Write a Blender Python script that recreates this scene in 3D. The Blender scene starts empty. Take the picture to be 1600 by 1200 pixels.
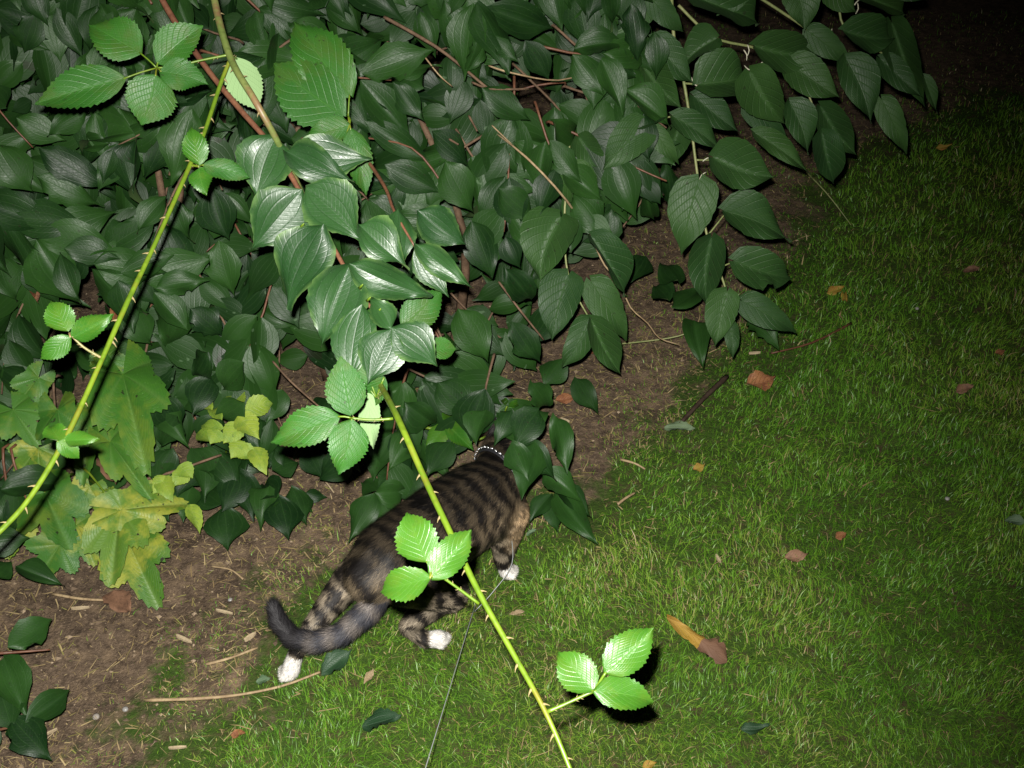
import bpy, bmesh, math, random
import numpy as np
from mathutils import Vector, Matrix, Euler, noise
random.seed(7); np.random.seed(7)
sc = bpy.context.scene
C = sc.collection

# ------------------------------------------------------------------ camera, night sky, flash, exposure
H = 1.55
PITCH = math.radians(39.0)
FX = 800.0 / math.tan(math.radians(25.0))
CAM = Vector((0, 0, H))
FW = Vector((0, math.cos(PITCH), -math.sin(PITCH)))
UP = Vector((0, math.sin(PITCH), math.cos(PITCH)))
RT = Vector((1, 0, 0))
cd = bpy.data.cameras.new('camera'); cam = bpy.data.objects.new('camera', cd); C.objects.link(cam)
cam.location = CAM; cam.rotation_euler = (math.radians(90) - PITCH, 0, 0)
cd.sensor_width = 36; cd.lens = 18 / math.tan(math.radians(25)); cd.clip_end = 200; cd.clip_start = 0.02
sc.camera = cam
w = bpy.data.worlds.new('World'); sc.world = w; w.use_nodes = True
bg = w.node_tree.nodes['Background']; bg.inputs[0].default_value = (0.45, 0.6, 1.0, 1); bg.inputs[1].default_value = 0.0012
FLASH_W = 350
fl = bpy.data.lights.new('camera_flash', 'SPOT'); flo = bpy.data.objects.new('camera_flash', fl); C.objects.link(flo)
fl.energy = FLASH_W; fl.spot_size = math.radians(90); fl.spot_blend = 1.0; fl.shadow_soft_size = 0.007
fl.color = (1.0, 0.97, 0.92)
flo.location = CAM + RT * -0.016 + UP * 0.032
_aim = (FW + RT * ((530 - 800) / FX) + UP * ((600 - 740) / FX)).normalized()
flo.rotation_euler = _aim.to_track_quat('-Z', 'Y').to_euler()
sc.view_settings.view_transform = 'Standard'; sc.view_settings.look = 'None'
sc.view_settings.exposure = 0; sc.view_settings.gamma = 1; sc.view_settings.use_curve_mapping = False

# ------------------------------------------------------------------ measuring helpers (photo pixel -> point in the garden)
def ray(px, py): return FW + RT * ((px - 800) / FX) + UP * ((600 - py) / FX)
def P(px, py, d): return CAM + ray(px, py) * d
def G(px, py, z=0.0):
    r = ray(px, py); return CAM + r * ((z - H) / r.z)
def proj(p):
    q = p - CAM; d = q.dot(FW)
    return 800 + FX * q.dot(RT) / d, 600 - FX * q.dot(UP) / d, d
SLOPE = 1.5; YB = 1.42
def S(px, py, out=0.0):            # point on the sloping face of the shrub
    k = min(max((px - 820) / 260, 0), 1); yb = YB + .42 * k * k * (3 - 2 * k)
    r = ray(px, py); t = (SLOPE * (0 - yb) - H) / (r.z - SLOPE * r.y)
    p = CAM + r * t
    p += Vector((0, -0.83, 0.55)) * out
    if p.z < 0.04: p = G(px, py, 0.04)
    return p

# ------------------------------------------------------------------ object helpers
def tag(o, label=None, cat=None, group=None, kind=None):
    if label: o['label'] = label
    if cat: o['category'] = cat
    if group: o['group'] = group
    if kind: o['kind'] = kind
    return o
def empty(name, loc, label, cat, group=None):
    o = bpy.data.objects.new(name, None); o.empty_display_size = 0.05; o.location = loc; C.objects.link(o)
    return tag(o, label, cat, group)
def wloc(o):
    p = Vector(o.location)
    while o.parent: o = o.parent; p += Vector(o.location)
    return p
def link(name, me, parent=None, M=None):
    o = bpy.data.objects.new(name, me); C.objects.link(o)
    if M is None: M = Matrix.Identity(4)
    if parent:
        o.parent = parent; o.matrix_local = Matrix.Translation(-wloc(parent)) @ M
    else: o.matrix_local = M
    return o
def mesh(name, vs, fs, mat=None, smooth=True, uvs=None, attrs=None):
    me = bpy.data.meshes.new(name); me.from_pydata([tuple(v) for v in vs], [], fs)
    if smooth and len(me.polygons): me.polygons.foreach_set('use_smooth', [True] * len(me.polygons))
    if uvs is not None:
        ul = me.uv_layers.new(name='UVMap')
        li = np.empty(len(me.loops), int); me.loops.foreach_get('vertex_index', li)
        ul.data.foreach_set('uv', np.asarray(uvs, float)[li].ravel())
    for k, a in (attrs or {}).items():
        a = np.asarray(a, float)
        if a.ndim == 1:
            at = me.attributes.new(k, 'FLOAT', 'POINT'); at.data.foreach_set('value', a)
        else:
            at = me.attributes.new(k, 'FLOAT_COLOR', 'POINT'); at.data.foreach_set('color', a.ravel())
    if mat: me.materials.append(mat)
    me.update(); return me
def smooth_path(pts, rs, n=6):
    pts = [Vector(p) for p in pts]; out = []; ro = []
    m = len(pts)
    for i in range(m - 1):
        p0 = pts[max(i - 1, 0)]; p1 = pts[i]; p2 = pts[i + 1]; p3 = pts[min(i + 2, m - 1)]
        for k in range(n):
            t = k / n
            out.append(0.5 * ((2 * p1) + (p2 - p0) * t + (2 * p0 - 5 * p1 + 4 * p2 - p3) * t * t + (3 * p1 - p0 - 3 * p2 + p3) * t ** 3))
            ro.append(rs[i] * (1 - t) + rs[i + 1] * t)
    out.append(pts[-1]); ro.append(rs[-1]); return out, ro
def tube(pts, rs, sides=6, n=5, jit=0.0, closed_path=False):
    if not isinstance(rs, (list, tuple)): rs = [rs] * len(pts)
    if n > 1: pts, rs = smooth_path(pts, rs, n)
    pts = [Vector(p) for p in pts]
    vs, fs, uv = [], [], []
    prev = None
    for i, p in enumerate(pts):
        t = (pts[min(i + 1, len(pts) - 1)] - pts[max(i - 1, 0)]).normalized()
        if prev is None:
            a = t.orthogonal().normalized()
        else:
            a = (prev - t * prev.dot(t)).normalized()
        prev = a; b = t.cross(a)
        r = rs[i] * (1 + random.uniform(-jit, jit))
        for k in range(sides):
            an = 2 * math.pi * k / sides
            vs.append(p + (a * math.cos(an) + b * math.sin(an)) * r); uv.append((i / len(pts), k / sides))
    for i in range(len(pts) - 1):
        for k in range(sides):
            k2 = (k + 1) % sides
            fs.append((i * sides + k, i * sides + k2, (i + 1) * sides + k2, (i + 1) * sides + k))
    fs.append(tuple(range(sides))[::-1]); fs.append(tuple((len(pts) - 1) * sides + k for k in range(sides)))
    return vs, fs, uv
def tube_obj(name, pts, rs, mat, parent=None, sides=6, n=5, jit=0.0):
    base = Vector(pts[0]); vs, fs, uv = tube([Vector(p) - base for p in pts], rs, sides, n, jit)
    return link(name, mesh(name, vs, fs, mat, uvs=uv), parent, Matrix.Translation(base))
def merge(parts):
    vs, fs = [], []
    for v, f in parts:
        o = len(vs); vs += list(v); fs += [tuple(i + o for i in ff) for ff in f]
    return vs, fs

# ------------------------------------------------------------------ materials
class NT:
    def __init__(s, name):
        s.m = bpy.data.materials.new(name); s.m.use_nodes = True; s.t = s.m.node_tree; s.t.nodes.clear()
        s.out = s.t.nodes.new('ShaderNodeOutputMaterial'); s.b = s.t.nodes.new('ShaderNodeBsdfPrincipled')
        s.t.links.new(s.b.outputs[0], s.out.inputs[0])
    def n(s, typ, **kw):
        o = s.t.nodes.new(typ)
        for k, v in kw.items():
            setattr(o, k, v)
        return o
    def l(s, a, b): s.t.links.new(a, b)
    def math(s, op, a, b=None, c=None):
        o = s.n('ShaderNodeMath', operation=op)
        for i, x in enumerate((a, b, c)):
            if x is None: continue
            if isinstance(x, (int, float)): o.inputs[i].default_value = x
            else: s.l(x, o.inputs[i])
        return o.outputs[0]
    def mix(s, f, a, b):
        o = s.n('ShaderNodeMix', data_type='RGBA')
        if isinstance(f, (int, float)): o.inputs[0].default_value = f
        else: s.l(f, o.inputs[0])
        for i, x in ((6, a), (7, b)):
            if isinstance(x, tuple): o.inputs[i].default_value = (*x[:3], 1)
            else: s.l(x, o.inputs[i])
        return o.outputs[2]
    def noise(s, scale, detail=2, rough=.5, vec=None, dim=None):
        o = s.n('ShaderNodeTexNoise'); o.inputs['Scale'].default_value = scale
        o.inputs['Detail'].default_value = detail; o.inputs['Roughness'].default_value = rough
        if vec is not None: s.l(vec, o.inputs['Vector'])
        return o.outputs[0]
    def rng(s, x, a, b, c=0, d=1):
        o = s.n('ShaderNodeMapRange'); s.l(x, o.inputs[0])
        for i, v in enumerate((a, b, c, d)): o.inputs[i + 1].default_value = v
        return o.outputs[0]
    def bump(s, h, st, dist):
        o = s.n('ShaderNodeBump'); o.inputs['Strength'].default_value = st; o.inputs['Distance'].default_value = dist
        s.l(h, o.inputs['Height']); s.l(o.outputs[0], s.b.inputs['Normal'])
    def base(s, x):
        if isinstance(x, tuple): s.b.inputs['Base Color'].default_value = (*x, 1)
        else: s.l(x, s.b.inputs['Base Color'])

def leaf_mat(name, c1, c2, vein, back, rough=.45, kind='arch', veins=(0, .34, .68), nv=7, k=.9, bump=.25, spec=.5, vein_amt=.5,
             blotch=None, blotch_amt=0.0, holes=0.0, edge=None):
    s = NT(name)
    uv = s.n('ShaderNodeUVMap').outputs[0]; sp = s.n('ShaderNodeSeparateXYZ'); s.l(uv, sp.inputs[0])
    u, v0 = sp.outputs[0], sp.outputs[1]; v = s.math('ABSOLUTE', v0)
    oi = s.n('ShaderNodeObjectInfo').outputs['Random']; at = s.n('ShaderNodeAttribute', attribute_name='tint')
    rnd = s.math('FRACT', s.math('ADD', oi, at.outputs['Fac']))
    tc = s.n('ShaderNodeTexCoord').outputs['Object']
    off = s.n('ShaderNodeVectorMath', operation='ADD'); s.l(tc, off.inputs[0])
    cmb = s.n('ShaderNodeCombineXYZ')
    for i in range(3): s.l(s.math('MULTIPLY', rnd, 37.0 + i * 11), cmb.inputs[i])
    s.l(cmb.outputs[0], off.inputs[1]); pos = off.outputs[0]
    if kind == 'arch':
        m = None
        for i, x in enumerate(veins):
            d = s.math('ABSOLUTE', s.math('SUBTRACT', v, x))
            wd = .045 if i == 0 else .04
            q = s.rng(d, 0, wd, 1, 0); q = s.math('MULTIPLY', q, 1.0 if i == 0 else .75)
            m = q if m is None else s.math('MAXIMUM', m, q)
        t = s.math('FRACT', s.math('ADD', s.math('MULTIPLY', u, 15), s.math('MULTIPLY', v, 5)))
        t2 = s.math('ABSOLUTE', s.math('SUBTRACT', t, .5))
        sec = s.math('MULTIPLY', s.rng(t2, 0, .12, 1, 0), .3)
    else:
        m = s.rng(v, 0, .04, 1, 0)
        ph = s.math('SUBTRACT', s.math('MULTIPLY', u, nv), s.math('MULTIPLY', v, k * nv * .35))
        t = s.math('ABSOLUTE', s.math('SUBTRACT', s.math('FRACT', ph), .5))
        m = s.math('MAXIMUM', m, s.math('MULTIPLY', s.rng(t, 0, .09, 1, 0), .8))
        t = s.math('FRACT', s.math('ADD', s.math('MULTIPLY', v, 9), s.math('MULTIPLY', u, 8)))
        sec = s.math('MULTIPLY', s.rng(s.math('ABSOLUTE', s.math('SUBTRACT', t, .5)), 0, .15, 1, 0), .25)
    n1 = s.noise(3.0, 3, .6, pos); n2 = s.noise(26.0, 3, .6, pos)
    col = s.mix(s.rng(s.math('ADD', s.math('MULTIPLY', rnd, .6), s.math('MULTIPLY', n1, .6)), .25, .95), c1, c2)
    if blotch:
        col = s.mix(s.math('MULTIPLY', s.rng(s.noise(2.2, 4, .65, pos), .48, .62), blotch_amt), col, blotch)
    if edge:
        ed = s.math('MULTIPLY', s.rng(v, .75, 1.0), s.rng(n1, .4, .6)); col = s.mix(ed, col, edge)
    col = s.mix(s.math('MULTIPLY', s.math('SUBTRACT', n2, .42), .6), col, tuple(x * .4 for x in c1))
    col = s.mix(s.math('MULTIPLY', m, vein_amt), col, vein)
    spk = s.rng(s.noise(60, 1, .5, pos), .72, .76)
    col = s.mix(s.math('MULTIPLY', spk, .35), col, tuple(min(1, x * 2 + .08) for x in c2))
    if holes:
        hl = s.rng(s.noise(11, 2, .5, pos), .70, .715); col = s.mix(s.math('MULTIPLY', hl, holes), col, (.012, .01, .006))
    bf = s.n('ShaderNodeNewGeometry').outputs['Backfacing']
    s.base(s.mix(bf, col, back))
    s.b.inputs['Specular IOR Level'].default_value = spec
    s.l(s.math('ADD', s.rng(n2, .3, .7, rough - .06, rough + .1), s.math('MULTIPLY', bf, .25)), s.b.inputs['Roughness'])
    h = s.math('SUBTRACT', s.math('MULTIPLY', n1, .5), s.math('ADD', m, sec))
    h = s.math('ADD', h, s.math('MULTIPLY', n2, .35 if kind == 'arch' else .1))
    s.bump(h, bump, .0022)
    return s.m
def stem_mat(name, c1, c2, rough=.5, scale=30, spec=.4, patch=None):
    s = NT(name); tc = s.n('ShaderNodeTexCoord').outputs['Object']
    n = s.noise(scale, 4, .6, tc); n2 = s.noise(scale * 6, 2, .5, tc)
    col = s.mix(s.rng(n, .35, .65), c1, c2); col = s.mix(s.math('MULTIPLY', s.rng(n2, .5, .7), .4), col, tuple(x * .45 for x in c1))
    if patch: col = s.mix(s.math('MULTIPLY', s.rng(s.noise(scale * .9, 5, .7, tc), .52, .66), .75), col, patch)
    s.base(col); s.b.inputs['Roughness'].default_value = rough; s.b.inputs['Specular IOR Level'].default_value = spec
    s.bump(n2, .4, .001); return s.m

M_mock = leaf_mat('mock_orange_leaf', (.0040, .018, .0035), (.016, .052, .008), (.026, .066, .015), (.04, .075, .02), .47, 'arch', bump=.2, spec=.25, vein_amt=.3, holes=.5)
M_hero = leaf_mat('glossy_branch_leaf', (.009, .034, .008), (.018, .056, .013), (.006, .022, .005), (.10, .18, .05), .40, 'arch', bump=.2, spec=.42, vein_amt=.4, edge=(.07, .13, .035))
M_knot = leaf_mat('matt_vine_leaf', (.012, .040, .009), (.026, .068, .013), (.045, .095, .026), (.06, .11, .04), .52, 'pin', nv=7, k=1.0, bump=.45, spec=.3, vein_amt=.4, holes=.5)
M_bram = leaf_mat('bramble_leaflet', (.012, .062, .006), (.022, .088, .008), (.04, .12, .018), (.15, .24, .10), .5, 'pin', nv=8, k=1.1, bump=.35, spec=.3, blotch=(.035, .065, .008), blotch_amt=.5, holes=.5, vein_amt=.4)
M_bram2 = leaf_mat('young_bramble_leaflet', (.018, .078, .005), (.034, .104, .007), (.06, .15, .02), (.2, .3, .12), .38, 'pin', nv=8, k=1.1, bump=.28, spec=.42, blotch=(.05, .10, .008), blotch_amt=.5, vein_amt=.4)
M_yel = leaf_mat('yellowing_lobed_leaf', (.030, .105, .010), (.09, .165, .016), (.13, .2, .05), (.10, .16, .05), .5, 'arch', veins=(0, .27, .56), bump=.5, spec=.35,
                 vein_amt=.35, blotch=(.24, .25, .03), blotch_amt=.8, holes=.9, edge=(.13, .11, .03))
M_yel2 = leaf_mat('small_yellow_leaf', (.13, .22, .02), (.22, .29, .03), (.25, .3, .08), (.2, .25, .1), .5, 'pin', nv=6, bump=.4, blotch=(.07, .16, .02), blotch_amt=.5, holes=.6)
M_dy = leaf_mat('fallen_yellow_leaf', (.24, .17, .018), (.33, .23, .03), (.25, .13, .02), (.3, .2, .04), .6, 'pin', bump=.5, blotch=(.3, .09, .02), blotch_amt=.6, holes=.4)
M_do = leaf_mat('fallen_orange_leaf', (.20, .075, .028), (.28, .12, .04), (.2, .07, .02), (.3, .13, .06), .65, 'pin', bump=.7, blotch=(.15, .05, .02), blotch_amt=.8)
M_db = leaf_mat('fallen_brown_leaf', (.17, .085, .045), (.24, .13, .075), (.12, .06, .03), (.25, .16, .1), .7, 'pin', vein_amt=.2, bump=.4, blotch=(.09, .045, .025), blotch_amt=.8)
M_dt = leaf_mat('fallen_tan_leaf', (.36, .27, .15), (.46, .36, .22), (.3, .2, .1), (.4, .32, .2), .7, 'pin', bump=.8, blotch=(.2, .12, .06), blotch_amt=.6)
M_dg = leaf_mat('fallen_green_leaf', (.010, .038, .012), (.016, .05, .017), (.02, .05, .02), (.03, .07, .03), .55, 'arch', bump=.4)
M_dp = leaf_mat('fallen_pale_leaf', (.06, .11, .05), (.11, .16, .08), (.2, .27, .2), (.2, .27, .2), .6, 'arch', bump=.4)
M_cane = stem_mat('green_cane', (.065, .125, .006), (.11, .17, .010), .42, 18, .5, (.13, .10, .012))
M_cane2 = stem_mat('old_cane', (.09, .13, .028), (.15, .18, .05), .5, 22, .5, (.15, .07, .04))
M_thorn = stem_mat('thorn', (.15, .15, .05), (.22, .14, .07), .45, 60)
M_red = stem_mat('red_brown_twig', (.09, .036, .02), (.14, .062, .032), .5, 40)
M_brn = stem_mat('brown_bark', (.08, .05, .03), (.15, .095, .058), .75, 50, .2)
M_dry = stem_mat('dry_straw_stem', (.22, .15, .08), (.36, .27, .15), .65, 50, .3)
M_dark = stem_mat('dark_wet_stick', (.035, .022, .015), (.06, .04, .028), .7, 50, .2)
M_vine = stem_mat('pale_vine_stem', (.15, .19, .06), (.24, .25, .1), .5, 40)
M_bud = stem_mat('pale_flower_stalk', (.42, .42, .3), (.55, .52, .38), .6, 60)
M_chip = stem_mat('pale_wood_chip', (.26, .20, .12), (.40, .32, .2), .8, 90, .2)

# ------------------------------------------------------------------ leaf shapes (unit length along +Y, unit width along X, upper face +Z)
PROF = {
 'mock': ([0, .05, .15, .3, .42, .55, .7, .82, .9, .96, 1], [.02, .26, .70, .97, 1, .88, .56, .27, .11, .04, 0]),
 'knot': ([0, .02, .08, .2, .35, .5, .65, .78, .87, .93, 1], [.08, .52, .84, 1, .98, .87, .68, .42, .20, .08, 0]),
 'bram': ([0, .04, .12, .25, .4, .55, .7, .82, .92, 1], [.04, .36, .72, .96, 1, .90, .67, .40, .15, 0]),
 'drop': ([0, .1, .25, .4, .5, .62, .75, .9, 1], [.01, .2, .42, .62, .76, .92, .95, .62, .0]),
 'slim': ([0, .1, .3, .5, .7, .9, 1], [.03, .4, .85, 1, .8, .35, 0])}
def leaf_geo(kind, nu, nv, rs, fold=.25, droop=.15, wave=.05, quilt=.012, bend=.05, tooth=.0, notch=False, tear=0):
    xs, ys = PROF[kind]; vs, fs, uv = [], [], []
    ph = rs.uniform(0, 6); bd = rs.uniform(-bend, bend); nu_ = nu; asy = rs.uniform(-.06, .06)
    tw = rs.uniform(-.25, .25)
    for i in range(nu + 1):
        u = i / nu; uu = u if i not in (0, nu) else u
        hw = .5 * float(np.interp(uu, xs, ys))
        for j in range(-nv, nv + 1):
            v = j / nv; e = abs(v)
            hh = hw * (1 + asy * (1 if v > 0 else -1))
            y = u
            if e == 1 and 0 < i < nu:
                if tooth: 
                    k = (i % 2); hh *= (1 - tooth * 1.6 * (1 - k)) * rs.uniform(.96, 1.03); y += tooth * .25 * k
                else: hh *= rs.uniform(.965, 1.03)
            if notch and v > .3 and .42 < u < .58: hh *= .62
            if tear and e > .6 and rs.random() < tear: hh *= rs.uniform(.6, .95)
            x = v * hh + bd * math.sin(math.pi * u)
            if kind in ('knot',): y -= .09 * e * max(0, 1 - u * 5)
            if kind == 'bram': y -= .03 * e * max(0, 1 - u * 6)
            y += .03 * e * math.sin(math.pi * u)
            z = fold * abs(v) * hw - droop * (.6 * u * u + .7 * max(0, u - .6) ** 2 * 6 * .5) + wave * math.sin(u * 7 + ph + (2 if v > 0 else 0)) * e * e
            z += tw * v * hw * u
            if kind == 'mock':
                z += quilt * (abs(math.sin(e * math.pi * 2.94)) - .5) * math.sin(math.pi * u) * (.6 + .6 * math.sin(u * 9 + ph))
            elif nv > 3:
                z += quilt * math.cos((u - e * .35) * 8 * 2 * math.pi) * e * math.sin(math.pi * u)
            vs.append((x, y, z)); uv.append((u, v))
    W = 2 * nv + 1
    for i in range(nu):
        for j in range(2 * nv):
            a = i * W + j; fs.append((a, a + 1, a + W + 1, a + W))
    return vs, fs, uv
def lobed_geo(rs, nr=7, nt=84, fold=.15, droop=.22):
    vs, fs, uv = [], [], []
    lobes = [(0, 1.0, .34), (52, .86, .30), (-52, .83, .30), (106, .52, .34), (-106, .55, .34)]
    amp = rs.uniform(.03, .07); ph = rs.uniform(0, 6)
    for i in range(nr + 1):
        f = i / nr
        for j in range(nt + 1):
            th = -math.radians(150) + math.radians(300) * j / nt; deg = math.degrees(th)
            r = .50
            for c, L, wd in lobes:
                q = abs(deg - c) / (wd * 100)
                if q < 1: r = max(r, .50 + (max(L, .56) - .50) * (1 - q ** 1.6))
            if f == 1: r *= (1.0 if j % 2 else .95) * rs.uniform(.97, 1.02)
            R = r * f
            z = 2.2 * amp * math.sin(3 * th + ph) * R + .03 * abs(math.sin(th * 3.4)) * R - droop * R * R + fold * abs(math.sin(th)) * R
            vs.append((R * math.sin(th) * .62, R * math.cos(th), z)); uv.append((f, th / math.radians(180)))
    W = nt + 1
    for i in range(nr):
        for j in range(nt):
            a = i * W + j; fs.append((a, a + 1, a + W + 1, a + W))
    return vs, fs, uv
def variants(name, mat, geos): return [mesh(name, g[0], g[1], mat, uvs=g[2]) for g in geos]
R_ = random.Random
V_hero = variants('hero_leaf', M_hero, [leaf_geo('mock', 22, 9, R_(i), R_(i + 50).uniform(-.05, .3), R_(i).uniform(.05, .3), R_(i).uniform(.04, .12), .007, .08, .02) for i in range(7)])
V_mock = variants('mock_leaf', M_mock, [leaf_geo('mock', 12, 4, R_(i + 9), R_(i + 60).uniform(-.25, .55), R_(i).uniform(0, .55), R_(i).uniform(.03, .13), .003, .10, .02, tear=(.12 if i % 3 == 0 else 0)) for i in range(14)])
V_knot = variants('vine_leaf', M_knot, [leaf_geo('knot', 18, 6, R_(i + 19), R_(i + 70).uniform(0, .8), R_(i).uniform(.05, .5), R_(i + 2).uniform(.04, .12), .008, .10, notch=(i == 5)) for i in range(6)])
V_bram = variants('bramble_leaflet', M_bram, [leaf_geo('bram', 30, 6, R_(i + 29), R_(i + 80).uniform(.05, .3), R_(i).uniform(.05, .22), R_(i).uniform(.02, .07), .004, .06, .05) for i in range(5)])
V_bram2 = variants('young_leaflet', M_bram2, [leaf_geo('bram', 26, 6, R_(i + 39), R_(i + 80).uniform(.1, .4), R_(i).uniform(.05, .3), R_(i + 5).uniform(.03, .09), .007, .06, .06) for i in range(5)])
M_yelg = leaf_mat('green_lobed_leaf', (.024, .095, .010), (.05, .135, .014), (.09, .17, .04), (.08, .14, .05), .5, 'arch', veins=(0, .27, .56), bump=.5, spec=.3, vein_amt=.4, blotch=(.16, .19, .02), blotch_amt=.35, holes=.8)
V_yelg = variants('lobed_leaf', M_yelg, [lobed_geo(R_(i + 13)) for i in range(3)])
V_yel = variants('lobed_leaf', M_yel, [lobed_geo(R_(i + 3)) for i in range(4)])
V_yel2 = variants('small_yellow', M_yel2, [leaf_geo('bram', 14, 3, R_(i + 49), .2, .2, .05, .01, .05, .05) for i in range(3)])
def dead(kind, mat, n=3, seed=0, tooth=0):
    return variants('fallen', mat, [leaf_geo(kind, 12, 4, R_(i + seed), .25, -.15, .10, .02, .12, tooth, tear=.15) for i in range(n)])
D_y, D_o, D_b, D_t, D_g, D_p = dead('mock', M_dy, 3, 1), dead('bram', M_do, 3, 2, .03), dead('bram', M_db, 3, 4, .03), dead('slim', M_dt, 3, 6), dead('mock', M_dg, 3, 8), dead('mock', M_dp, 3, 9)

def leaf_M(base, tip, width, facing, flip=False):
    y = tip - base; L = y.length; y.normalize()
    z = facing - y * facing.dot(y); z.normalize(); x = y.cross(z)
    if flip: z = -z; x = -x
    M = Matrix((( x.x * width, y.x * L, z.x * L, base.x), (x.y * width, y.y * L, z.y * L, base.y), (x.z * width, y.z * L, z.z * L, base.z), (0, 0, 0, 1)))
    return M
def to_cam(p): return (CAM - p).normalized()
rl = random.Random(11)
def put_leaf(name, me, base, tip, wpx, parent, up=.35, jit=.22, flip=False, label=None):
    d = (base - CAM).dot(FW); c = to_cam(base)
    f = c + Vector((0, 0, up)) + Vector((rl.uniform(-jit, jit), rl.uniform(-jit, jit), rl.uniform(-jit, jit)))
    o = link(name, me, parent, leaf_M(base, tip, wpx * 1.06 * d / FX, f.normalized(), flip))
    if label: o['label'] = label
    return o

# ------------------------------------------------------------------ the ground
EDGE = [(-200, 1500), (100, 1330), (200, 1210), (290, 1130), (370, 1080), (440, 1000), (475, 925), (540, 885), (640, 830), (790, 800), (860, 805), (940, 765), (1040, 715), (1060, 645),
        (1130, 585), (1230, 530), (1270, 455), (1330, 400), (1370, 320), (1440, 255), (1620, 170), (2400, 60)]
def lawnness(x, y):                      # numpy: + on the lawn, - on the soil, metres
    pts = [G(*e) for e in EDGE]; best = np.full(x.shape, 1e9); sgn = np.ones(x.shape)
    for a, b in zip(pts[:-1], pts[1:]):
        dx, dy = b.x - a.x, b.y - a.y; L = dx * dx + dy * dy
        t = np.clip(((x - a.x) * dx + (y - a.y) * dy) / L, 0, 1)
        qx, qy = a.x + t * dx - x, a.y + t * dy - y; d = np.hypot(qx, qy)
        s = dx * (y - a.y) - dy * (x - a.x); up = d < best
        best = np.where(up, d, best); sgn = np.where(up, np.where(s < 0, 1, -1), sgn)
    return best * sgn + (VN(x, y, 2.3, 51) - .5) * .16 + (VN(x, y, 6, 52) - .5) * .10 + .22 * np.clip((x - .25) * 2.2, 0, 1) * np.clip((y - 1.7) * 2, 0, 1)
VN = lambda *a: vnoise(*a)
def vnoise(x, y, sc_, seed=0):
    xi = x * sc_ + seed * 17.3; yi = y * sc_ + seed * 5.1
    x0 = np.floor(xi).astype(int); y0 = np.floor(yi).astype(int); fx = xi - x0; fy = yi - y0
    fx = fx * fx * (3 - 2 * fx); fy = fy * fy * (3 - 2 * fy)
    def h(a, b): 
        n = (a * 374761393 + b * 668265263 + seed * 982451653) & 0x7fffffff
        n = ((n ^ (n >> 13)) * 1274126177) & 0x7fffffff
        return ((n ^ (n >> 16)) & 0xffff) / 65535.0
    return (h(x0, y0) * (1 - fx) + h(x0 + 1, y0) * fx) * (1 - fy) + (h(x0, y0 + 1) * (1 - fx) + h(x0 + 1, y0 + 1) * fx) * fy
def gheight(x, y):
    return .018 * (vnoise(x, y, 3, 1) - .5) + .010 * (vnoise(x, y, 14, 2) - .5) + .007 * (vnoise(x, y, 45, 3) - .5)
s = NT('soil_and_thatch')
tc = s.n('ShaderNodeTexCoord').outputs['Object']
la = s.n('ShaderNodeAttribute', attribute_name='lawn').outputs['Fac']
n1 = s.noise(9, 5, .65, tc); n2 = s.noise(90, 4, .7, tc); n3 = s.noise(260, 3, .7, tc); n4 = s.noise(38, 4, .6, tc)
soil = s.mix(s.rng(n2, .35, .68), (.060, .042, .028), (.14, .10, .067))
soil = s.mix(s.math('MULTIPLY', s.rng(s.noise(5, 3, .6, tc), .45, .6), .6), soil, (.035, .024, .016))
soil = s.mix(s.rng(n4, .45, .7), soil, (.17, .12, .075))
soil = s.mix(s.math('MULTIPLY', s.rng(n3, .60, .70), .8), soil, (.30, .22, .14))
th = s.mix(s.rng(n2, .3, .7), (.020, .045, .006), (.05, .085, .014)); th = s.mix(s.rng(n4, .5, .68), th, (.055, .042, .02))
mk = s.rng(s.math('ADD', la, s.math('MULTIPLY', s.math('SUBTRACT', n1, .5), 1.6)), .4, .6)
s.base(s.mix(mk, soil, th)); s.b.inputs['Roughness'].default_value = .95; s.b.inputs['Specular IOR Level'].default_value = .15
s.bump(s.math('ADD', n2, s.math('MULTIPLY', n3, .6)), .9, .006)
M_ground = s.m
def build_ground():
    xs = np.concatenate([[-30, -12, -5, -3], np.arange(-2.0, 2.3, .013), [3, 5, 12, 30]])
    ys = np.concatenate([[-12, -3, 0, .4], np.arange(.65, 3.6, .013), np.arange(3.6, 5.5, .05), [7, 10, 18, 40]])
    X, Y = np.meshgrid(xs, ys); x = X.ravel(); y = Y.ravel(); z = gheight(x, y)
    nx = len(xs); ny = len(ys)
    i = np.arange((nx - 1) * (ny - 1)); r = i // (nx - 1); c = i % (nx - 1); a = r * nx + c
    q = np.stack([a, a + 1, a + nx + 1, a + nx], 1)
    me = bpy.data.meshes.new('ground'); me.vertices.add(len(x)); me.vertices.foreach_set('co', np.stack([x, y, z], 1).ravel())
    me.loops.add(q.size); me.loops.foreach_set('vertex_index', q.ravel()); me.polygons.add(len(q))
    me.polygons.foreach_set('loop_start', np.arange(0, q.size, 4)); me.polygons.foreach_set('use_smooth', np.ones(len(q), bool))
    l = np.clip(.5 + lawnness(x, y) * 2.6, 0, 1); at = me.attributes.new('lawn', 'FLOAT', 'POINT'); at.data.foreach_set('value', l)
    me.materials.append(M_ground); me.update(calc_edges=True)
    o = link('ground', me); tag(o, 'bare brown soil meeting a rough lawn', kind='structure')
build_ground()

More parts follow.
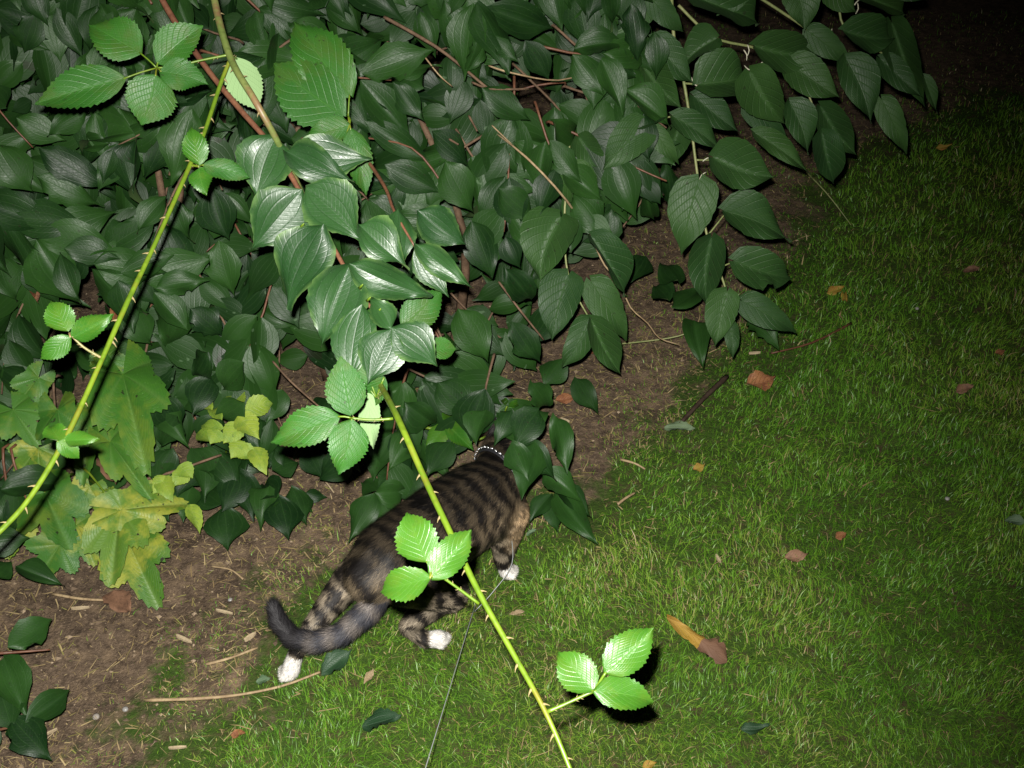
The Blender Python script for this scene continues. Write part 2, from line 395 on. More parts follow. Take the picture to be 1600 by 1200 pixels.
# grass blades, straw and crumbs: nobody could count them
s = NT('grass_blade'); at = s.n('ShaderNodeAttribute', attribute_name='tint').outputs['Fac']
cr = s.n('ShaderNodeValToRGB'); s.l(at, cr.inputs[0]); e = cr.color_ramp.elements
e[0].position = 0; e[0].color = (.048, .145, .009, 1); e[1].position = 1; e[1].color = (.38, .30, .15, 1)
for p_, c_ in ((.35, (.085, .20, .014, 1)), (.6, (.14, .25, .022, 1)), (.75, (.21, .26, .045, 1)), (.86, (.18, .125, .06, 1))):
    k = e.new(p_); k.color = c_
s.base(cr.outputs[0]); s.b.inputs['Roughness'].default_value = .42; s.b.inputs['Specular IOR Level'].default_value = .32
M_grass = s.m
def strips(name, P0, dirv, L, Wd, lean, tint, mat, label, lie=False):
    n = len(L)
    a = np.random.uniform(0, 2 * np.pi, n); side = np.stack([np.cos(a), np.sin(a), np.zeros(n)], 1)
    upv = dirv; mid = P0 + upv * (L * .55)[:, None] + lean * (L * .25)[:, None]; tip = P0 + upv * L[:, None] * .9 + lean * (L * .85)[:, None]
    w0 = side * (Wd / 2)[:, None]
    V = np.stack([P0 - w0, P0 + w0, mid + w0 * .8, mid - w0 * .8, tip], 1).reshape(-1, 3)
    b = np.arange(n) * 5
    loops = np.stack([b, b + 1, b + 2, b + 3, b + 3, b + 2, b + 4], 1).ravel()
    starts = np.stack([np.arange(n) * 7, np.arange(n) * 7 + 4], 1).ravel()
    me = bpy.data.meshes.new(name); me.vertices.add(len(V)); me.vertices.foreach_set('co', V.ravel())
    me.loops.add(len(loops)); me.loops.foreach_set('vertex_index', loops); me.polygons.add(2 * n); me.polygons.foreach_set('loop_start', starts)
    t = me.attributes.new('tint', 'FLOAT', 'POINT'); t.data.foreach_set('value', np.repeat(tint, 5))
    me.materials.append(mat); me.update(calc_edges=True)
    return tag(link(name, me), label, kind='stuff', cat='grass' if 'grass' in name else 'litter')
def grass():
    N = 760000
    # constant density per picture area, so far grass is sparser but larger
    px = np.random.uniform(-220, 1850, N); py = np.random.uniform(20, 1420, N)
    rx = (px - 800) / FX; ry = (600 - py) / FX
    dy = FW.y + ry * UP.y; dz = FW.z + ry * UP.z; t = -H / dz; x = rx * t; y = dy * t
    keepd = np.random.random(N) < np.clip((t / 2.4) ** 1.6, .35, 1.0) * .62
    l = lawnness(x, y); nz = vnoise(x, y, 5, 4) * .6 + vnoise(x, y, 13, 5) * .4
    pr = np.clip(.5 + (l + (nz - .5) * .62) * 5, np.where(x > .2 + .15 * nz, .30, .03), 1) * np.clip(.55 + 1.1 * (vnoise(x, y, 4, 8) * .5 + vnoise(x, y, 11, 9) * .5), .4, 1)
    keep = (np.random.random(N) < pr) & (y < 6) & keepd & (~((px < 380) & (l < -.12) & (np.random.random(N) < .8)))
    x, y, l, t = x[keep], y[keep], l[keep], t[keep]; n = len(x)
    z = gheight(x, y)
    L = np.random.gamma(7, .0034, n) * np.clip(.6 + l * 2, .55, 1.05) * np.clip(.75 + .25 * t / 2, .8, 1.25)
    L = np.where(np.random.random(n) < .025, L * 1.7, L)
    Wd = np.random.uniform(.0008, .0018, n) * np.clip(t / 1.9, .9, 1.8)
    az = np.random.uniform(0, 2 * np.pi, n) ; cl = vnoise(x, y, 8, 11) * 6.28 * 1.5
    az = np.where(np.random.random(n) < .55, cl + np.random.normal(0, .6, n), az)
    ln = np.random.beta(2, 2.2, n) * 1.5; lean = np.stack([np.cos(az) * ln, np.sin(az) * ln, -ln * .28], 1)
    up = np.tile([0, 0, 1.0], (n, 1)) * (1.05 - ln * .45)[:, None]
    patch = vnoise(x, y, 2.2, 21) * .5 + vnoise(x, y, 7, 22) * .5
    tint = np.clip(np.random.normal(.30, .17, n) + (patch - .5) * .7, 0, .7)
    dry = np.random.random(n) < .03 + .3 * np.clip(patch - .52, 0, 1) * 2 + .22 * (l < .05)
    tint = np.where(dry, np.random.uniform(.76, 1, n), tint)
    strips('lawn_grass', np.stack([x, y, z - .003], 1), up, L, Wd, lean, tint, M_grass, 'rough green lawn grass with dry blades')
    return n
NG = grass()
def litter():
    N = 80000
    px = np.random.uniform(-220, 1500, N); py = np.random.uniform(120, 1400, N)
    rx = (px - 800) / FX; ry = (600 - py) / FX; dy = FW.y + ry * UP.y; dz = FW.z + ry * UP.z; t = -H / dz; x = rx * t; y = dy * t
    l = lawnness(x, y); cl = vnoise(x, y, 7, 31)
    pr = np.where(l < .02, (.2 + cl * .9) * np.clip((x + .60) * 4, .5, 1), .10 * np.exp(-np.clip(l, 0, 9) * 2)); k = (np.random.random(N) < pr) & (y < 4.5)
    x, y, t = x[k], y[k], t[k]; n = len(x); L = np.random.gamma(1.5, .0078, n) + .003; a = np.random.uniform(0, 2 * np.pi, n)
    d = np.stack([np.cos(a), np.sin(a), np.random.uniform(-.05, .3, n)], 1)
    Wd = np.random.uniform(.0009, .0028, n) * np.clip(t / 2, .9, 1.6)
    bend = np.stack([-np.sin(a), np.cos(a), np.zeros(n)], 1) * np.random.normal(0, .25, n)[:, None]
    tint = np.where(np.random.random(n) < .6, np.random.uniform(.80, .9, n), np.random.uniform(.9, .97, n))
    strips('straw_litter', np.stack([x, y, gheight(x, y) + .004], 1), d, L, Wd, bend, tint, M_grass, 'dry straw and shredded bark scattered on the soil')
    # crumbs of soil, grit and bark
    N = 16000; px = np.random.uniform(-220, 1400, N); py = np.random.uniform(200, 1400, N)
    rx = (px - 800) / FX; ry = (600 - py) / FX; dy = FW.y + ry * UP.y; dz = FW.z + ry * UP.z; t = -H / dz; x = rx * t; y = dy * t
    k = (lawnness(x, y) < .03) & (y < 4.5); x, y = x[k], y[k]; n = len(x)
    r = np.minimum(np.random.gamma(1.6, .0009, n) + .0009, .0048)
    oc = np.array([(1, 0, 0), (0, 1, 0), (-1, 0, 0), (0, -1, 0), (0, 0, .7), (0, 0, -.7)])
    V = np.stack([x, y, gheight(x, y) + r * .4], 1)[:, None, :] + oc[None] * r[:, None, None] * np.random.uniform(.45, 1.5, (n, 6, 1)) * np.random.uniform(.7, 1.5, (n, 1, 3))
    F = np.array([(0, 1, 4), (1, 2, 4), (2, 3, 4), (3, 0, 4), (1, 0, 5), (2, 1, 5), (3, 2, 5), (0, 3, 5)])
    FF = (F[None] + (np.arange(n) * 6)[:, None, None]).reshape(-1, 3)
    me = bpy.data.meshes.new('soil_crumbs'); me.from_pydata(V.reshape(-1, 3).tolist(), [], FF.tolist())
    t_ = me.attributes.new('tint', 'FLOAT', 'POINT'); t_.data.foreach_set('value', np.repeat(np.random.random(n), 6))
    s = NT('soil_crumb'); at = s.n('ShaderNodeAttribute', attribute_name='tint').outputs['Fac']
    cr = s.n('ShaderNodeValToRGB'); s.l(at, cr.inputs[0]); e = cr.color_ramp.elements
    e[0].color = (.05, .034, .022, 1); e[1].color = (.34, .26, .17, 1); k2 = e.new(.88); k2.color = (.12, .085, .055, 1)
    s.base(cr.outputs[0]); s.b.inputs['Roughness'].default_value = .9; s.b.inputs['Specular IOR Level'].default_value = .2
    me.materials.append(s.m); tag(link('soil_crumbs', me), 'small crumbs of soil and grit on the bare bed', kind='stuff', cat='soil')
litter()

# ------------------------------------------------------------------ the mock orange shrub: face of leaves rising behind the bed
def inpoly(x, y, poly):
    c = False; j = len(poly) - 1
    for i in range(len(poly)):
        xi, yi = poly[i]; xj, yj = poly[j]
        if (yi > y) != (yj > y) and x < (xj - xi) * (y - yi) / (yj - yi) + xi: c = not c
        j = i
    return c
SHRUB = [(-320, -260), (1120, -260), (1060, -40), (1030, 60), (1050, 150), (1070, 250), (1040, 330), (1000, 375), (900, 385), (840, 440), (850, 560), (865, 640), (810, 660),
         (740, 690), (680, 790), (600, 775), (540, 720), (500, 650), (520, 585), (500, 545), (440, 540), (430, 600), (470, 700), (430, 730), (370, 800), (310, 800), (300, 770), (200, 730), (90, 800), (-60, 900), (-320, 980)]
HOLES = [[(455, 50), (500, 60), (490, 120), (450, 110)], [(560, 240), (600, 235), (600, 280), (560, 270)], [(10, 130), (60, 130), (40, 190), (0, 190)], [(250, 350), (300, 345), (290, 395), (240, 390)], [(720, 370), (760, 380), (740, 420), (710, 410)], [(640, 50), (700, 60), (700, 130), (650, 120)], [(800, 100), (870, 110), (900, 190), (760, 190)]]
shrub = empty('mock_orange_shrub', (-.35, 2.3, 0), 'tall dense shrub of dark glossy pointed leaves filling the left and top', 'shrub')
DN = Vector((0, -.555, -.832)); NR = Vector((0, -.832, .555))
cands = []     # (base, tip, width, facing)
rs = random.Random(5)
def surf_off(p): return .17 * (noise.noise(Vector((p.x * 3.2, p.y * 3.2, p.z * 3.2))) + .4 * noise.noise(p * 9)) 
branch_paths = []
def grow(px, py, ang, nodes, depth_off, scale=1.0):
    p = S(px, py) + NR * depth_off; a = ang; path = [p.copy()]
    for k in range(nodes):
        d = (RT * math.sin(a) + DN * math.cos(a)).normalized()
        step = rs.uniform(.045, .065) * scale
        p = p + d * step + NR * rs.uniform(-.012, .012)
        a += rs.uniform(-.14, .14)
        if p.z < .05: break
        path.append(p.copy()); L = rs.uniform(.075, .135) * scale * (1 - .35 * (k == nodes - 1))
        for sgn in (-1, 1):
            sp = rs.uniform(.55, 1.0) if k % 2 else rs.uniform(.25, .7)
            b = a + sgn * sp
            ld = (RT * math.sin(b) + DN * math.cos(b) + NR * rs.uniform(-.12, .35) + Vector((0, 0, -.28))).normalized()
            base = p + ld * .010; tip = base + ld * L
            f = (NR + Vector((0, 0, .25)) + to_cam(p) * .5 + Vector((rs.gauss(0, .6), rs.gauss(0, .4), rs.gauss(0, .4)))).normalized()
            cands.append((base, tip, L * rs.uniform(.5, .68), f))
    keep_ = []
    for q in path:
        a_ = proj(q)
        if not inpoly(a_[0], a_[1], SHRUB): break
        keep_.append(q)
    if len(keep_) > 2: branch_paths.append(keep_)
for i in range(205):
    px, py = rs.uniform(-300, 1120), rs.uniform(-240, 760)
    if not inpoly(px, py, SHRUB): continue
    off = surf_off(S(px, py)) - rs.choice([-.07, -.02, .04, .12, .20, .28])
    grow(px, py, rs.gauss(.25, .75), rs.randint(4, 7), off)
good = []
for c in cands:
    a = proj(c[0]); b = proj(c[1])
    if c[0].z < .04 or c[1].z < .02: continue
    if not (inpoly(a[0], a[1], SHRUB) and inpoly(b[0], b[1], SHRUB)): continue
    if any(inpoly((a[0] + b[0]) / 2, (a[1] + b[1]) / 2, h) for h in HOLES) and rs.random() < .75: continue
    good.append(c)
# background leaves read off the photograph (base, tip, width)
HAND = [(95, 240, 192, 292, 52), (90, 282, 172, 325, 54), (62, 378, 128, 332, 46), (113, 380, 202, 325, 60), (166, 416, 186, 358, 38), (188, 416, 240, 362, 46),
 (250, 440, 348, 395, 66), (352, 300, 372, 372, 62), (362, 378, 378, 458, 56), (30, 395, 45, 468, 56), (85, 400, 112, 472, 66), (150, 395, 132, 438, 50), (235, 420, 262, 470, 60),
 (290, 455, 262, 540, 70), (225, 470, 250, 535, 55), (60, 195, 125, 220, 46), (45, 180, 10, 130, 50), (30, 235, 70, 300, 70), (0, 240, 40, 300, 60),
 (320, 480, 365, 520, 50), (345, 545, 305, 580, 50), (400, 560, 355, 600, 55), (700, 20, 745, 135, 66), (668, 150, 610, 100, 50), (740, 45, 800, 60, 50), (760, 30, 870, 50, 56),
 (900, 75, 935, 90, 40), (820, 80, 858, 130, 42), (520, 30, 500, 0, 50), (430, 20, 520, 25, 46), (120, 30, 150, 95, 40), (90, 40, 60, 90, 46), (580, 200, 682, 256, 42),
 (610, 265, 695, 300, 50), (680, 215, 740, 262, 46), (700, 260, 745, 330, 60), (740, 350, 775, 430, 60), (780, 300, 840, 340, 50), (720, 480, 765, 560, 62), (690, 590, 745, 640, 60),
 (760, 600, 735, 680, 66), (640, 620, 690, 660, 50), (560, 700, 500, 735, 50), (595, 755, 648, 752, 46), (400, 620, 345, 640, 48), (300, 640, 262, 690, 50), (270, 610, 300, 660, 52),
 (830, 590, 862, 640, 40), (800, 500, 845, 560, 48), (790, 420, 840, 470, 46), (940, 250, 985, 330, 44), (900, 240, 950, 300, 50), (1000, 300, 1018, 350, 30), (1030, 260, 1048, 340, 32),
 (950, 330, 935, 390, 40), (430, 40, 470, 80, 40), (240, 30, 205, 110, 72), (345, 160, 276, 278, 78), (860, 200, 915, 235, 46), (755, 150, 830, 190, 44), (500, 110, 455, 150, 50)]
for (a, b, c, d, wpx) in HAND:
    p0 = S(a, b, .09); p1 = S(c, d, .07) + Vector((0, 0, -.01)); dd = (p0 - CAM).dot(FW)
    f = (NR + to_cam(p0) * .9 + Vector((rs.gauss(0, .2), rs.gauss(0, .2), rs.gauss(0, .2)))).normalized()
    good.insert(0, (p0, p1, wpx * dd / FX * 1.05, f))
# low leaves close over the bed and the cat
LOW = [(808, 688, 868, 742, 52, .30), (800, 690, 826, 742, 44, .33), (868, 765, 932, 845, 44, .14), (868, 778, 870, 828, 38, .10), (862, 772, 826, 812, 32, .12), (870, 762, 925, 800, 36, .15),
 (815, 662, 862, 640, 44, .3), (785, 655, 838, 690, 40, .3), (586, 772, 550, 838, 44, .12), (588, 772, 622, 815, 46, .12), (590, 768, 560, 745, 36, .12), (590, 765, 645, 742, 44, .13),
 (436, 775, 452, 834, 60, .12), (432, 778, 404, 750, 50, .12), (425, 735, 470, 720, 46, .14), (420, 730, 395, 700, 50, .14), (350, 790, 356, 852, 66, .1), (345, 788, 312, 760, 50, .1), (380, 740, 350, 700, 50, .12),
 (12, 1010, 84, 962, 50, .16), (6, 1028, 40, 1112, 56, .15), (40, 1128, 112, 1072, 44, .12), (18, 1120, 78, 1182, 58, .12), (4, 1030, -30, 1110, 54, .14), (2, 1085, 18, 1140, 60, .13), (-10, 1120, -60, 1180, 55, .12),
 (2, 765, 104, 742, 54, .2), (-30, 850, 46, 838, 50, .18), (24, 884, 96, 906, 34, .13), (-20, 900, 20, 870, 44, .14), (-5, 720, -60, 690, 60, .22), (0, 575, 56, 610, 34, .3), (465, 780, 488, 800, 20, .06),
 (478, 770, 512, 775, 22, .05), (1050, 480, 1100, 445, 40, .26), (1045, 470, 1020, 440, 38, .26), (1085, 500, 1100, 560, 44, .22), (1170, 490, 1215, 530, 48, .2), (1060, 440, 1030, 400, 40, .3),
 (835, 690, 818, 772, 52, .31), (848, 735, 905, 772, 44, .22), (842, 640, 806, 694, 52, .34), (868, 650, 872, 720, 42, .30), (760, 640, 742, 690, 46, .3), (800, 640, 778, 684, 44, .33),
 (650, 680, 612, 728, 48, .2), (705, 690, 668, 742, 46, .2), (660, 690, 700, 735, 44, .18), (560, 650, 540, 700, 40, .2), (630, 730, 655, 790, 46, .14), (240, 760, 262, 812, 46, .12), (300, 760, 286, 812, 42, .12), (480, 700, 505, 745, 40, .14),
 (300, 700, 330, 742, 46, .17), (410, 690, 440, 730, 44, .16), (270, 700, 240, 742, 44, .2), (520, 690, 560, 722, 40, .16), (380, 640, 400, 690, 46, .24), (330, 590, 300, 640, 50, .3), (250, 640, 285, 680, 46, .26), (440, 610, 420, 655, 44, .24),
 (900, 590, 930, 640, 36, .12), (325, 700, 322, 768, 56, .16), (330, 705, 368, 760, 52, .16), (375, 735, 398, 800, 54, .13), (372, 735, 345, 795, 50, .14), (420, 760, 408, 812, 46, .12), (455, 760, 478, 812, 44, .1), (300, 720, 272, 770, 50, .16), (250, 700, 240, 752, 44, .2), (520, 620, 500, 680, 40, .2), (600, 680, 585, 745, 50, .18), (720, 740, 690, 790, 44, .2), (880, 560, 850, 600, 44, .2), (860, 480, 830, 530, 48, .3), (1010, 400, 985, 440, 38, .2)]
lowbr = empty('mock_orange_branch', G(-60, 1040, .1), 'low sprig of dark pointed leaves over bare soil at the bottom left corner', 'branch')
for (a, b, c, d, wpx, z) in LOW:
    p0 = G(a, b, z); p1 = G(c, d, z - .012); dd = (p0 - CAM).dot(FW)
    f = (to_cam(p0) + Vector((0, 0, .6)) + Vector((rs.gauss(0, .18), rs.gauss(0, .18), 0))).normalized()
    t = (p0, p1, wpx * dd / FX * 1.08, f)
    if a < 120 and b > 950: link('leaf', rs.choice(V_mock), lowbr, leaf_M(*t))
    else: good.insert(0, t)
tube_obj('stem', [G(-140, 1030, .08), G(-20, 1022, .14), G(40, 1018, .13), G(78, 1015, .12)], [.003, .0025, .002, .0014], M_red, lowbr)
tube_obj('stem', [G(-60, 1150, .08), G(0, 1140, .11), G(40, 1128, .115)], [.003, .0022, .0015], M_red, lowbr)
def show(c):
    a = proj((c[0] + c[1]) / 2); return 0 if (-20 < a[0] < 1620 and -20 < a[1] < 1220) else 1
nh = len(HAND) + len([q for q in LOW if not (q[0] < 120 and q[1] > 950)])
rest = sorted(good[nh:], key=lambda c: (show(c), proj(c[0])[2]))
front = good[:nh] + rest[:300 - nh]; rest = rest[300 - nh:]
for c in front: link('leaf', rs.choice(V_mock), shrub, leaf_M(*c))
# everything deeper or out of view is one mass
for i in range(800):
    px, py = rs.uniform(-300, 1180), rs.uniform(-240, 800)
    if not inpoly(px, py, SHRUB) or any(inpoly(px, py, h) for h in HOLES): continue
    p = S(px, py) - NR * rs.uniform(.16, .5)
    if p.z < .05: continue
    a = rs.gauss(.2, 1.1); L = rs.uniform(.07, .11)
    ld = (RT * math.sin(a) + DN * math.cos(a) + NR * rs.uniform(-.3, .3)).normalized(); tip = p + ld * L
    q = proj(tip)
    if tip.z < .03 or not inpoly(q[0], q[1], SHRUB): continue
    rest.append((p, tip, L * rs.uniform(.5, .68), (NR + Vector((rs.gauss(0, .4), rs.gauss(0, .4), rs.gauss(0, .4)))).normalized()))
def joined(name, items, geos, mat, parent):
    VV, FF, UU, TT = [], [], [], []; off = 0
    G_ = [(np.array(g[0]), np.array(g[1]), np.array(g[2])) for g in geos]
    for it in items:
        v, f, u = rs.choice(G_); M = np.array(leaf_M(*it)); VV.append(v @ M[:3, :3].T + M[:3, 3]); FF.append(f + off); UU.append(u)
        TT.append(np.full(len(v), rs.random())); off += len(v)
    me = mesh(name, np.concatenate(VV), np.concatenate(FF).tolist(), mat, uvs=np.concatenate(UU), attrs={'tint': np.concatenate(TT)})
    return tag(link(name, me, parent), kind='stuff')
joined('inner_leaves', rest, [leaf_geo('mock', 8, 2, R_(i + 90), R_(i).uniform(-.1, .35), R_(i).uniform(.1, .4), .04, 0) for i in range(6)], M_mock, shrub)
branch_paths.sort(key=lambda p: proj(p[0])[2])
vis = [p for p in branch_paths if -20 < proj(p[0])[0] < 1100 and -50 < proj(p[0])[1] < 760]
for p in vis[:90]: tube_obj('branch', [p[0] - NR * .06] + [q - NR * .018 for q in p], [.003] + [.0026 - .0013 * k / len(p) for k in range(len(p))], rs.choice([M_red, M_brn, M_brn]), shrub, 5, 2)
BR = [([(0, 130), (35, 185), (75, 237)], .0025, M_red), ([(608, 42), (655, 70), (700, 95), (765, 150)], .005, M_brn), ([(765, 115), (800, 128), (870, 135), (930, 118)], .0025, M_dry),
 ([(740, 140), (770, 152), (825, 148)], .0032, M_brn), ([(660, 90), (690, 130), (710, 145)], .002, M_dry), ([(735, 190), (748, 215)], .003, M_brn), ([(770, 205), (800, 235)], .002, M_dry),
 ([(75, 395), (135, 408)], .003, M_red), ([(230, 742), (290, 725), (360, 702)], .004, M_brn), ([(780, 440), (810, 480), (848, 528)], .003, M_brn), ([(100, 620), (62, 700), (25, 740)], .003, M_brn),
 ([(240, -10), (262, 25)], .004, M_red), ([(705, 225), (720, 235)], .003, M_brn), ([(945, 110), (985, 128)], .002, M_dry), ([(905, 20), (995, 100)], .002, M_dry), ([(700, 300), (650, 240), (560, 220)], .003, M_red),
 ([(832, 0), (880, 5)], .002, M_dry), ([(500, 440), (560, 560), (600, 640)], .004, M_brn), ([(440, 560), (470, 590), (520, 640)], .003, M_brn)]
for pts, r, m in BR:
    tube_obj('branch', [S(x, y, .075 + .015 * math.sin(i * 2)) for i, (x, y) in enumerate(pts)], [r * .72 * (1 - .4 * i / len(pts)) for i in range(len(pts))], m, shrub, 6, 4, .08)
for i in range(14):   # main stems rising from the ground inside
    x = -1.6 + i * .11 + rs.uniform(-.04, .04); y = rs.uniform(1.9, 2.3)
    tube_obj('trunk', [(x, y, -.02), (x + rs.uniform(-.06, .06), y - .05, .35), (x + rs.uniform(-.12, .12), y - .05 + rs.uniform(0, .1), .7)], [.012, .009, .005], M_brn, shrub, 6, 4, .08)

# ------------------------------------------------------------------ the arching front branch with large glossy leaves
fb = empty('glossy_leaf_branch', P(240, -40, 1.85), 'arching red brown twig of large glossy veined leaves hanging at the centre left', 'branch')
def fd(py): return 1.52 - .22 * min(max(py, 0), 560) / 560
st = [(225, -60), (262, 15), (318, 100), (370, 165), (430, 235), (475, 310), (520, 385), (560, 455), (590, 492), (610, 514)]
tube_obj('stem', [P(x, y, fd(y) + .012) for x, y in st], [.0046, .0045, .0042, .004, .0038, .0034, .003, .0027, .0022, .0016], M_red, fb, 7, 5, .04)
HERO = [(432, 213, 398, 306, 92), (452, 240, 580, 246, 76), (446, 236, 547, 277, 56), (472, 296, 394, 391, 98), (478, 293, 562, 374, 88), (505, 350, 434, 478, 98), (547, 412, 506, 541, 88),
 (546, 412, 672, 468, 62), (566, 476, 546, 600, 72), (612, 514, 577, 462, 44), (612, 514, 574, 600, 74), (612, 512, 684, 572, 66), (622, 326, 636, 410, 56), (652, 328, 730, 382, 60), (648, 380, 735, 447, 40),
 (650, 382, 702, 464, 46), (560, 350, 640, 410, 60)]
for k, (a, b, c, d, wpx) in enumerate(HERO):
    dd = fd(b) + (.05 if a > 615 else 0) - .006 * (k % 3)
    put_leaf('leaf', V_hero[k % 7], P(a, b, dd), P(c, d, dd - .015 + .02 * (k % 2)), wpx, fb, up=.25, jit=.38)
tube_obj('twig', [P(560, 230, 1.60), P(600, 290, 1.50), P(616, 330, 1.45), P(648, 385, 1.43)], [.003, .0026, .002, .0015], M_red, fb)
for x, y in ((562, 450), (574, 470), (590, 488), (470, 355)):
    tube_obj('bud', [P(x, y, fd(y)), P(x + 5, y - 6, fd(y) - .008)], [.0025, .0008], M_cane, fb, 5, 1)

# ------------------------------------------------------------------ bramble: a thorny cane crossing the picture, a side cane and its compound leaves
br = empty('bramble', P(325, -80, 1.36), 'long arching green bramble cane with thorns and toothed leaves crossing in front of the cat', 'bramble')
CA = [(318, -110, 1.40), (335, 0, 1.33), (360, 90, 1.28), (400, 160, 1.24), (436, 226, 1.27), (480, 320, 1.36), (530, 440, 1.36), (580, 570, 1.24), (620, 650, 1.06), (660, 740, 1.01), (700, 825, .97), (748, 925, .93), (800, 1018, .90),
      (850, 1108, .87), (890, 1200, .85), (930, 1310, .83)]
CB = [(360, 92, 1.28), (345, 130, 1.27), (320, 205, 1.24), (297, 258, 1.21), (245, 375, 1.15), (200, 470, 1.1), (160, 560, 1.06), (105, 680, 1.01), (45, 780, .97), (-15, 845, .94), (-90, 920, .91)]
CA = [(a, b, c * 1.13) for a, b, c in CA]; CB = [(a, b, c * 1.13) for a, b, c in CB]
ptsA = [P(*c) for c in CA]; rA = [.72 * q for q in (.0072, .0070, .0068, .0062, .0058, .0056, .0054, .0052, .0050, .0048, .0046, .0042, .0038, .0034, .003, .0026)]
# the cane is greener and brighter below, woodier at the top
tube_obj('old_cane', ptsA[:6], rA[:6], M_cane2, br, 9, 6, .02)
tube_obj('cane', ptsA[5:], rA[5:], M_cane, br, 9, 6, .02)
rB = [.0034, .0034, .0036, .0036, .0037, .0038, .0038, .0038, .0037, .0035, .0032]; rB = [.74 * q * (1 + .12 * (i % 2)) for i, q in enumerate(rB)]
tube_obj('side_cane', [P(*c) for c in CB], rB, M_cane, br, 8, 6, .02)
tv, tf, _ = tube([Vector((0, 0, 0)), Vector((0, .3, .55)), Vector((0, .75, 1.0))], [.30, .13, .02], 6, 3)
ME_thorn = mesh('thorn', tv, tf, M_thorn)
rt = random.Random(3)
def thorns(C_, rr, seglist, parent=br, size=.0075, side=None):
    P_, Rr = smooth_path([P(*c) for c in C_], rr, 14)
    for fidx, sgn in seglist:
        i = int(fidx * (len(P_) - 2)); p = P_[i]; t = (P_[i + 1] - P_[max(i - 1, 0)]).normalized()
        vw = to_cam(p); sd = t.cross(vw).normalized() * sgn
        z = (sd + vw * rt.uniform(-.3, .5)).normalized(); x = t.cross(z).normalized(); y = z.cross(x)
        if rt.random() < .8: y = -y if y.dot(t) < 0 else y
        x = y.cross(z); s_ = size * rt.uniform(.75, 1.2)
        M = Matrix(((x.x * s_, y.x * s_, z.x * s_, 0), (x.y * s_, y.y * s_, z.y * s_, 0), (x.z * s_, y.z * s_, z.z * s_, 0), (0, 0, 0, 1)))
        link('thorn', ME_thorn, parent, Matrix.Translation(p + z * Rr[i] * .7) @ M)
thorns(CA, rA, [(.085, -1), (.09, 1), (.15, 1), (.165, -1), (.22, 1), (.28, 1), (.30, -1), (.53, -1), (.56, 1), (.605, 1), (.63, -1), (.66, 1), (.69, -1), (.715, 1), (.74, -1), (.765, 1), (.79, -1), (.82, 1), (.85, 1), (.87, -1), (.9, 1), (.93, -1), (.95, 1)], size=.0055)
thorns(CB, rB, [(.05 + .9 * i / 22, (-1) ** i) for i in range(23)] + [(.13, 1), (.2, 1), (.43, 1), (.57, -1)], size=.0055)
def nearest_d(px, py, C_):
    best = None
    for (a, b) in zip(C_[:-1], C_[1:]):
        A = np.array(a[:2], float); B = np.array(b[:2], float); t = np.clip(np.dot(np.array([px, py]) - A, B - A) / np.dot(B - A, B - A), 0, 1)
        q = A + t * (B - A); d = np.hypot(*(q - np.array([px, py])))
        if best is None or d < best[0]: best = (d, a[2] + t * (b[2] - a[2]))
    return best[1]
def compound(C_, stalk, leaflets, vs, dz=0.0, label=None, parent=br, up=.25, m=M_cane, r=.0014, d0=None):
    d = d0 or nearest_d(*stalk[0], C_)
    n = len(stalk); pts = [P(x, y, d + dz * i / (n - 1)) for i, (x, y) in enumerate(stalk)]
    o = tube_obj('compound_leaf', pts, [r * 1.3] + [r] * (n - 1), m, parent, 6, 4)
    if label: o['label'] = label
    hub = pts[-1]; dh = d + dz
    for k, lf in enumerate(leaflets):
        a, b, c, e, wpx = lf[:5]; fl_ = len(lf) > 5
        dd = dh - .004 * k
        p0 = P(a, b, dd); p1 = P(c, e, dd + rl.uniform(-.012, .02))
        lo = put_leaf('leaflet', vs[k % len(vs)], p0, p1, wpx, o, up=up, jit=.16, flip=fl_)
        if (p0 - hub).length > .008:
            q = tube_obj('stalklet', [hub, (hub + p0) / 2 + Vector((0, 0, .001)), p0], r * .8, m, o, 5, 2)
    # small prickles along the stalk
    for k in range(max(2, n * 2)):
        t = rt.uniform(.1, .95); i = min(int(t * (n - 1)), n - 2); f = t * (n - 1) - i; p = pts[i].lerp(pts[i + 1], f)
        tt = (pts[i + 1] - pts[i]).normalized(); z = (tt.cross(to_cam(p)) * rt.choice([-1, 1]) + to_cam(p) * .3).normalized(); x = tt.cross(z).normalized(); s_ = .0032
        y = z.cross(x); M = Matrix(((x.x * s_, y.x * s_, z.x * s_, 0), (x.y * s_, y.y * s_, z.y * s_, 0), (x.z * s_, y.z * s_, z.z * s_, 0), (0, 0, 0, 1)))
        link('thorn', ME_thorn, o, Matrix.Translation(p) @ M)
    return o
compound(CA, [(360, 85), (310, 95), (275, 104), (245, 106)], [(218, 82, 134, 30, 72), (247, 97, 316, 38, 62), (252, 112, 322, 128, 50), (243, 119, 220, 196, 78), (193, 123, 50, 162, 62)], V_bram, -.01, 'five toothed leaflets at the top left')
compound(CA, [(480, 318), (525, 250), (546, 195), (544, 182)], [(546, 148, 452, 24, 84), (536, 181, 424, 96, 96), (546, 196, 478, 210, 44), (548, 203, 572, 306, 44)], V_bram, .02)
compound(CA, [(362, 88), (370, 92)], [(368, 92, 404, 174, 56, 1)], V_bram[1:], .02, 'pale underside of a turned leaf')
compound(CB, [(298, 258), (312, 260)], [(311, 257, 300, 196, 40), (311, 263, 322, 303, 38), (318, 258, 390, 274, 34)], V_bram2[:2] + V_bram, -.005)
compound(CB, [(160, 560), (130, 542), (108, 520)], [(105, 517, 80, 466, 46), (114, 527, 174, 491, 38), (110, 527, 59, 561, 34)], V_bram2, -.01, 'bright green leaflets', m=M_thorn)
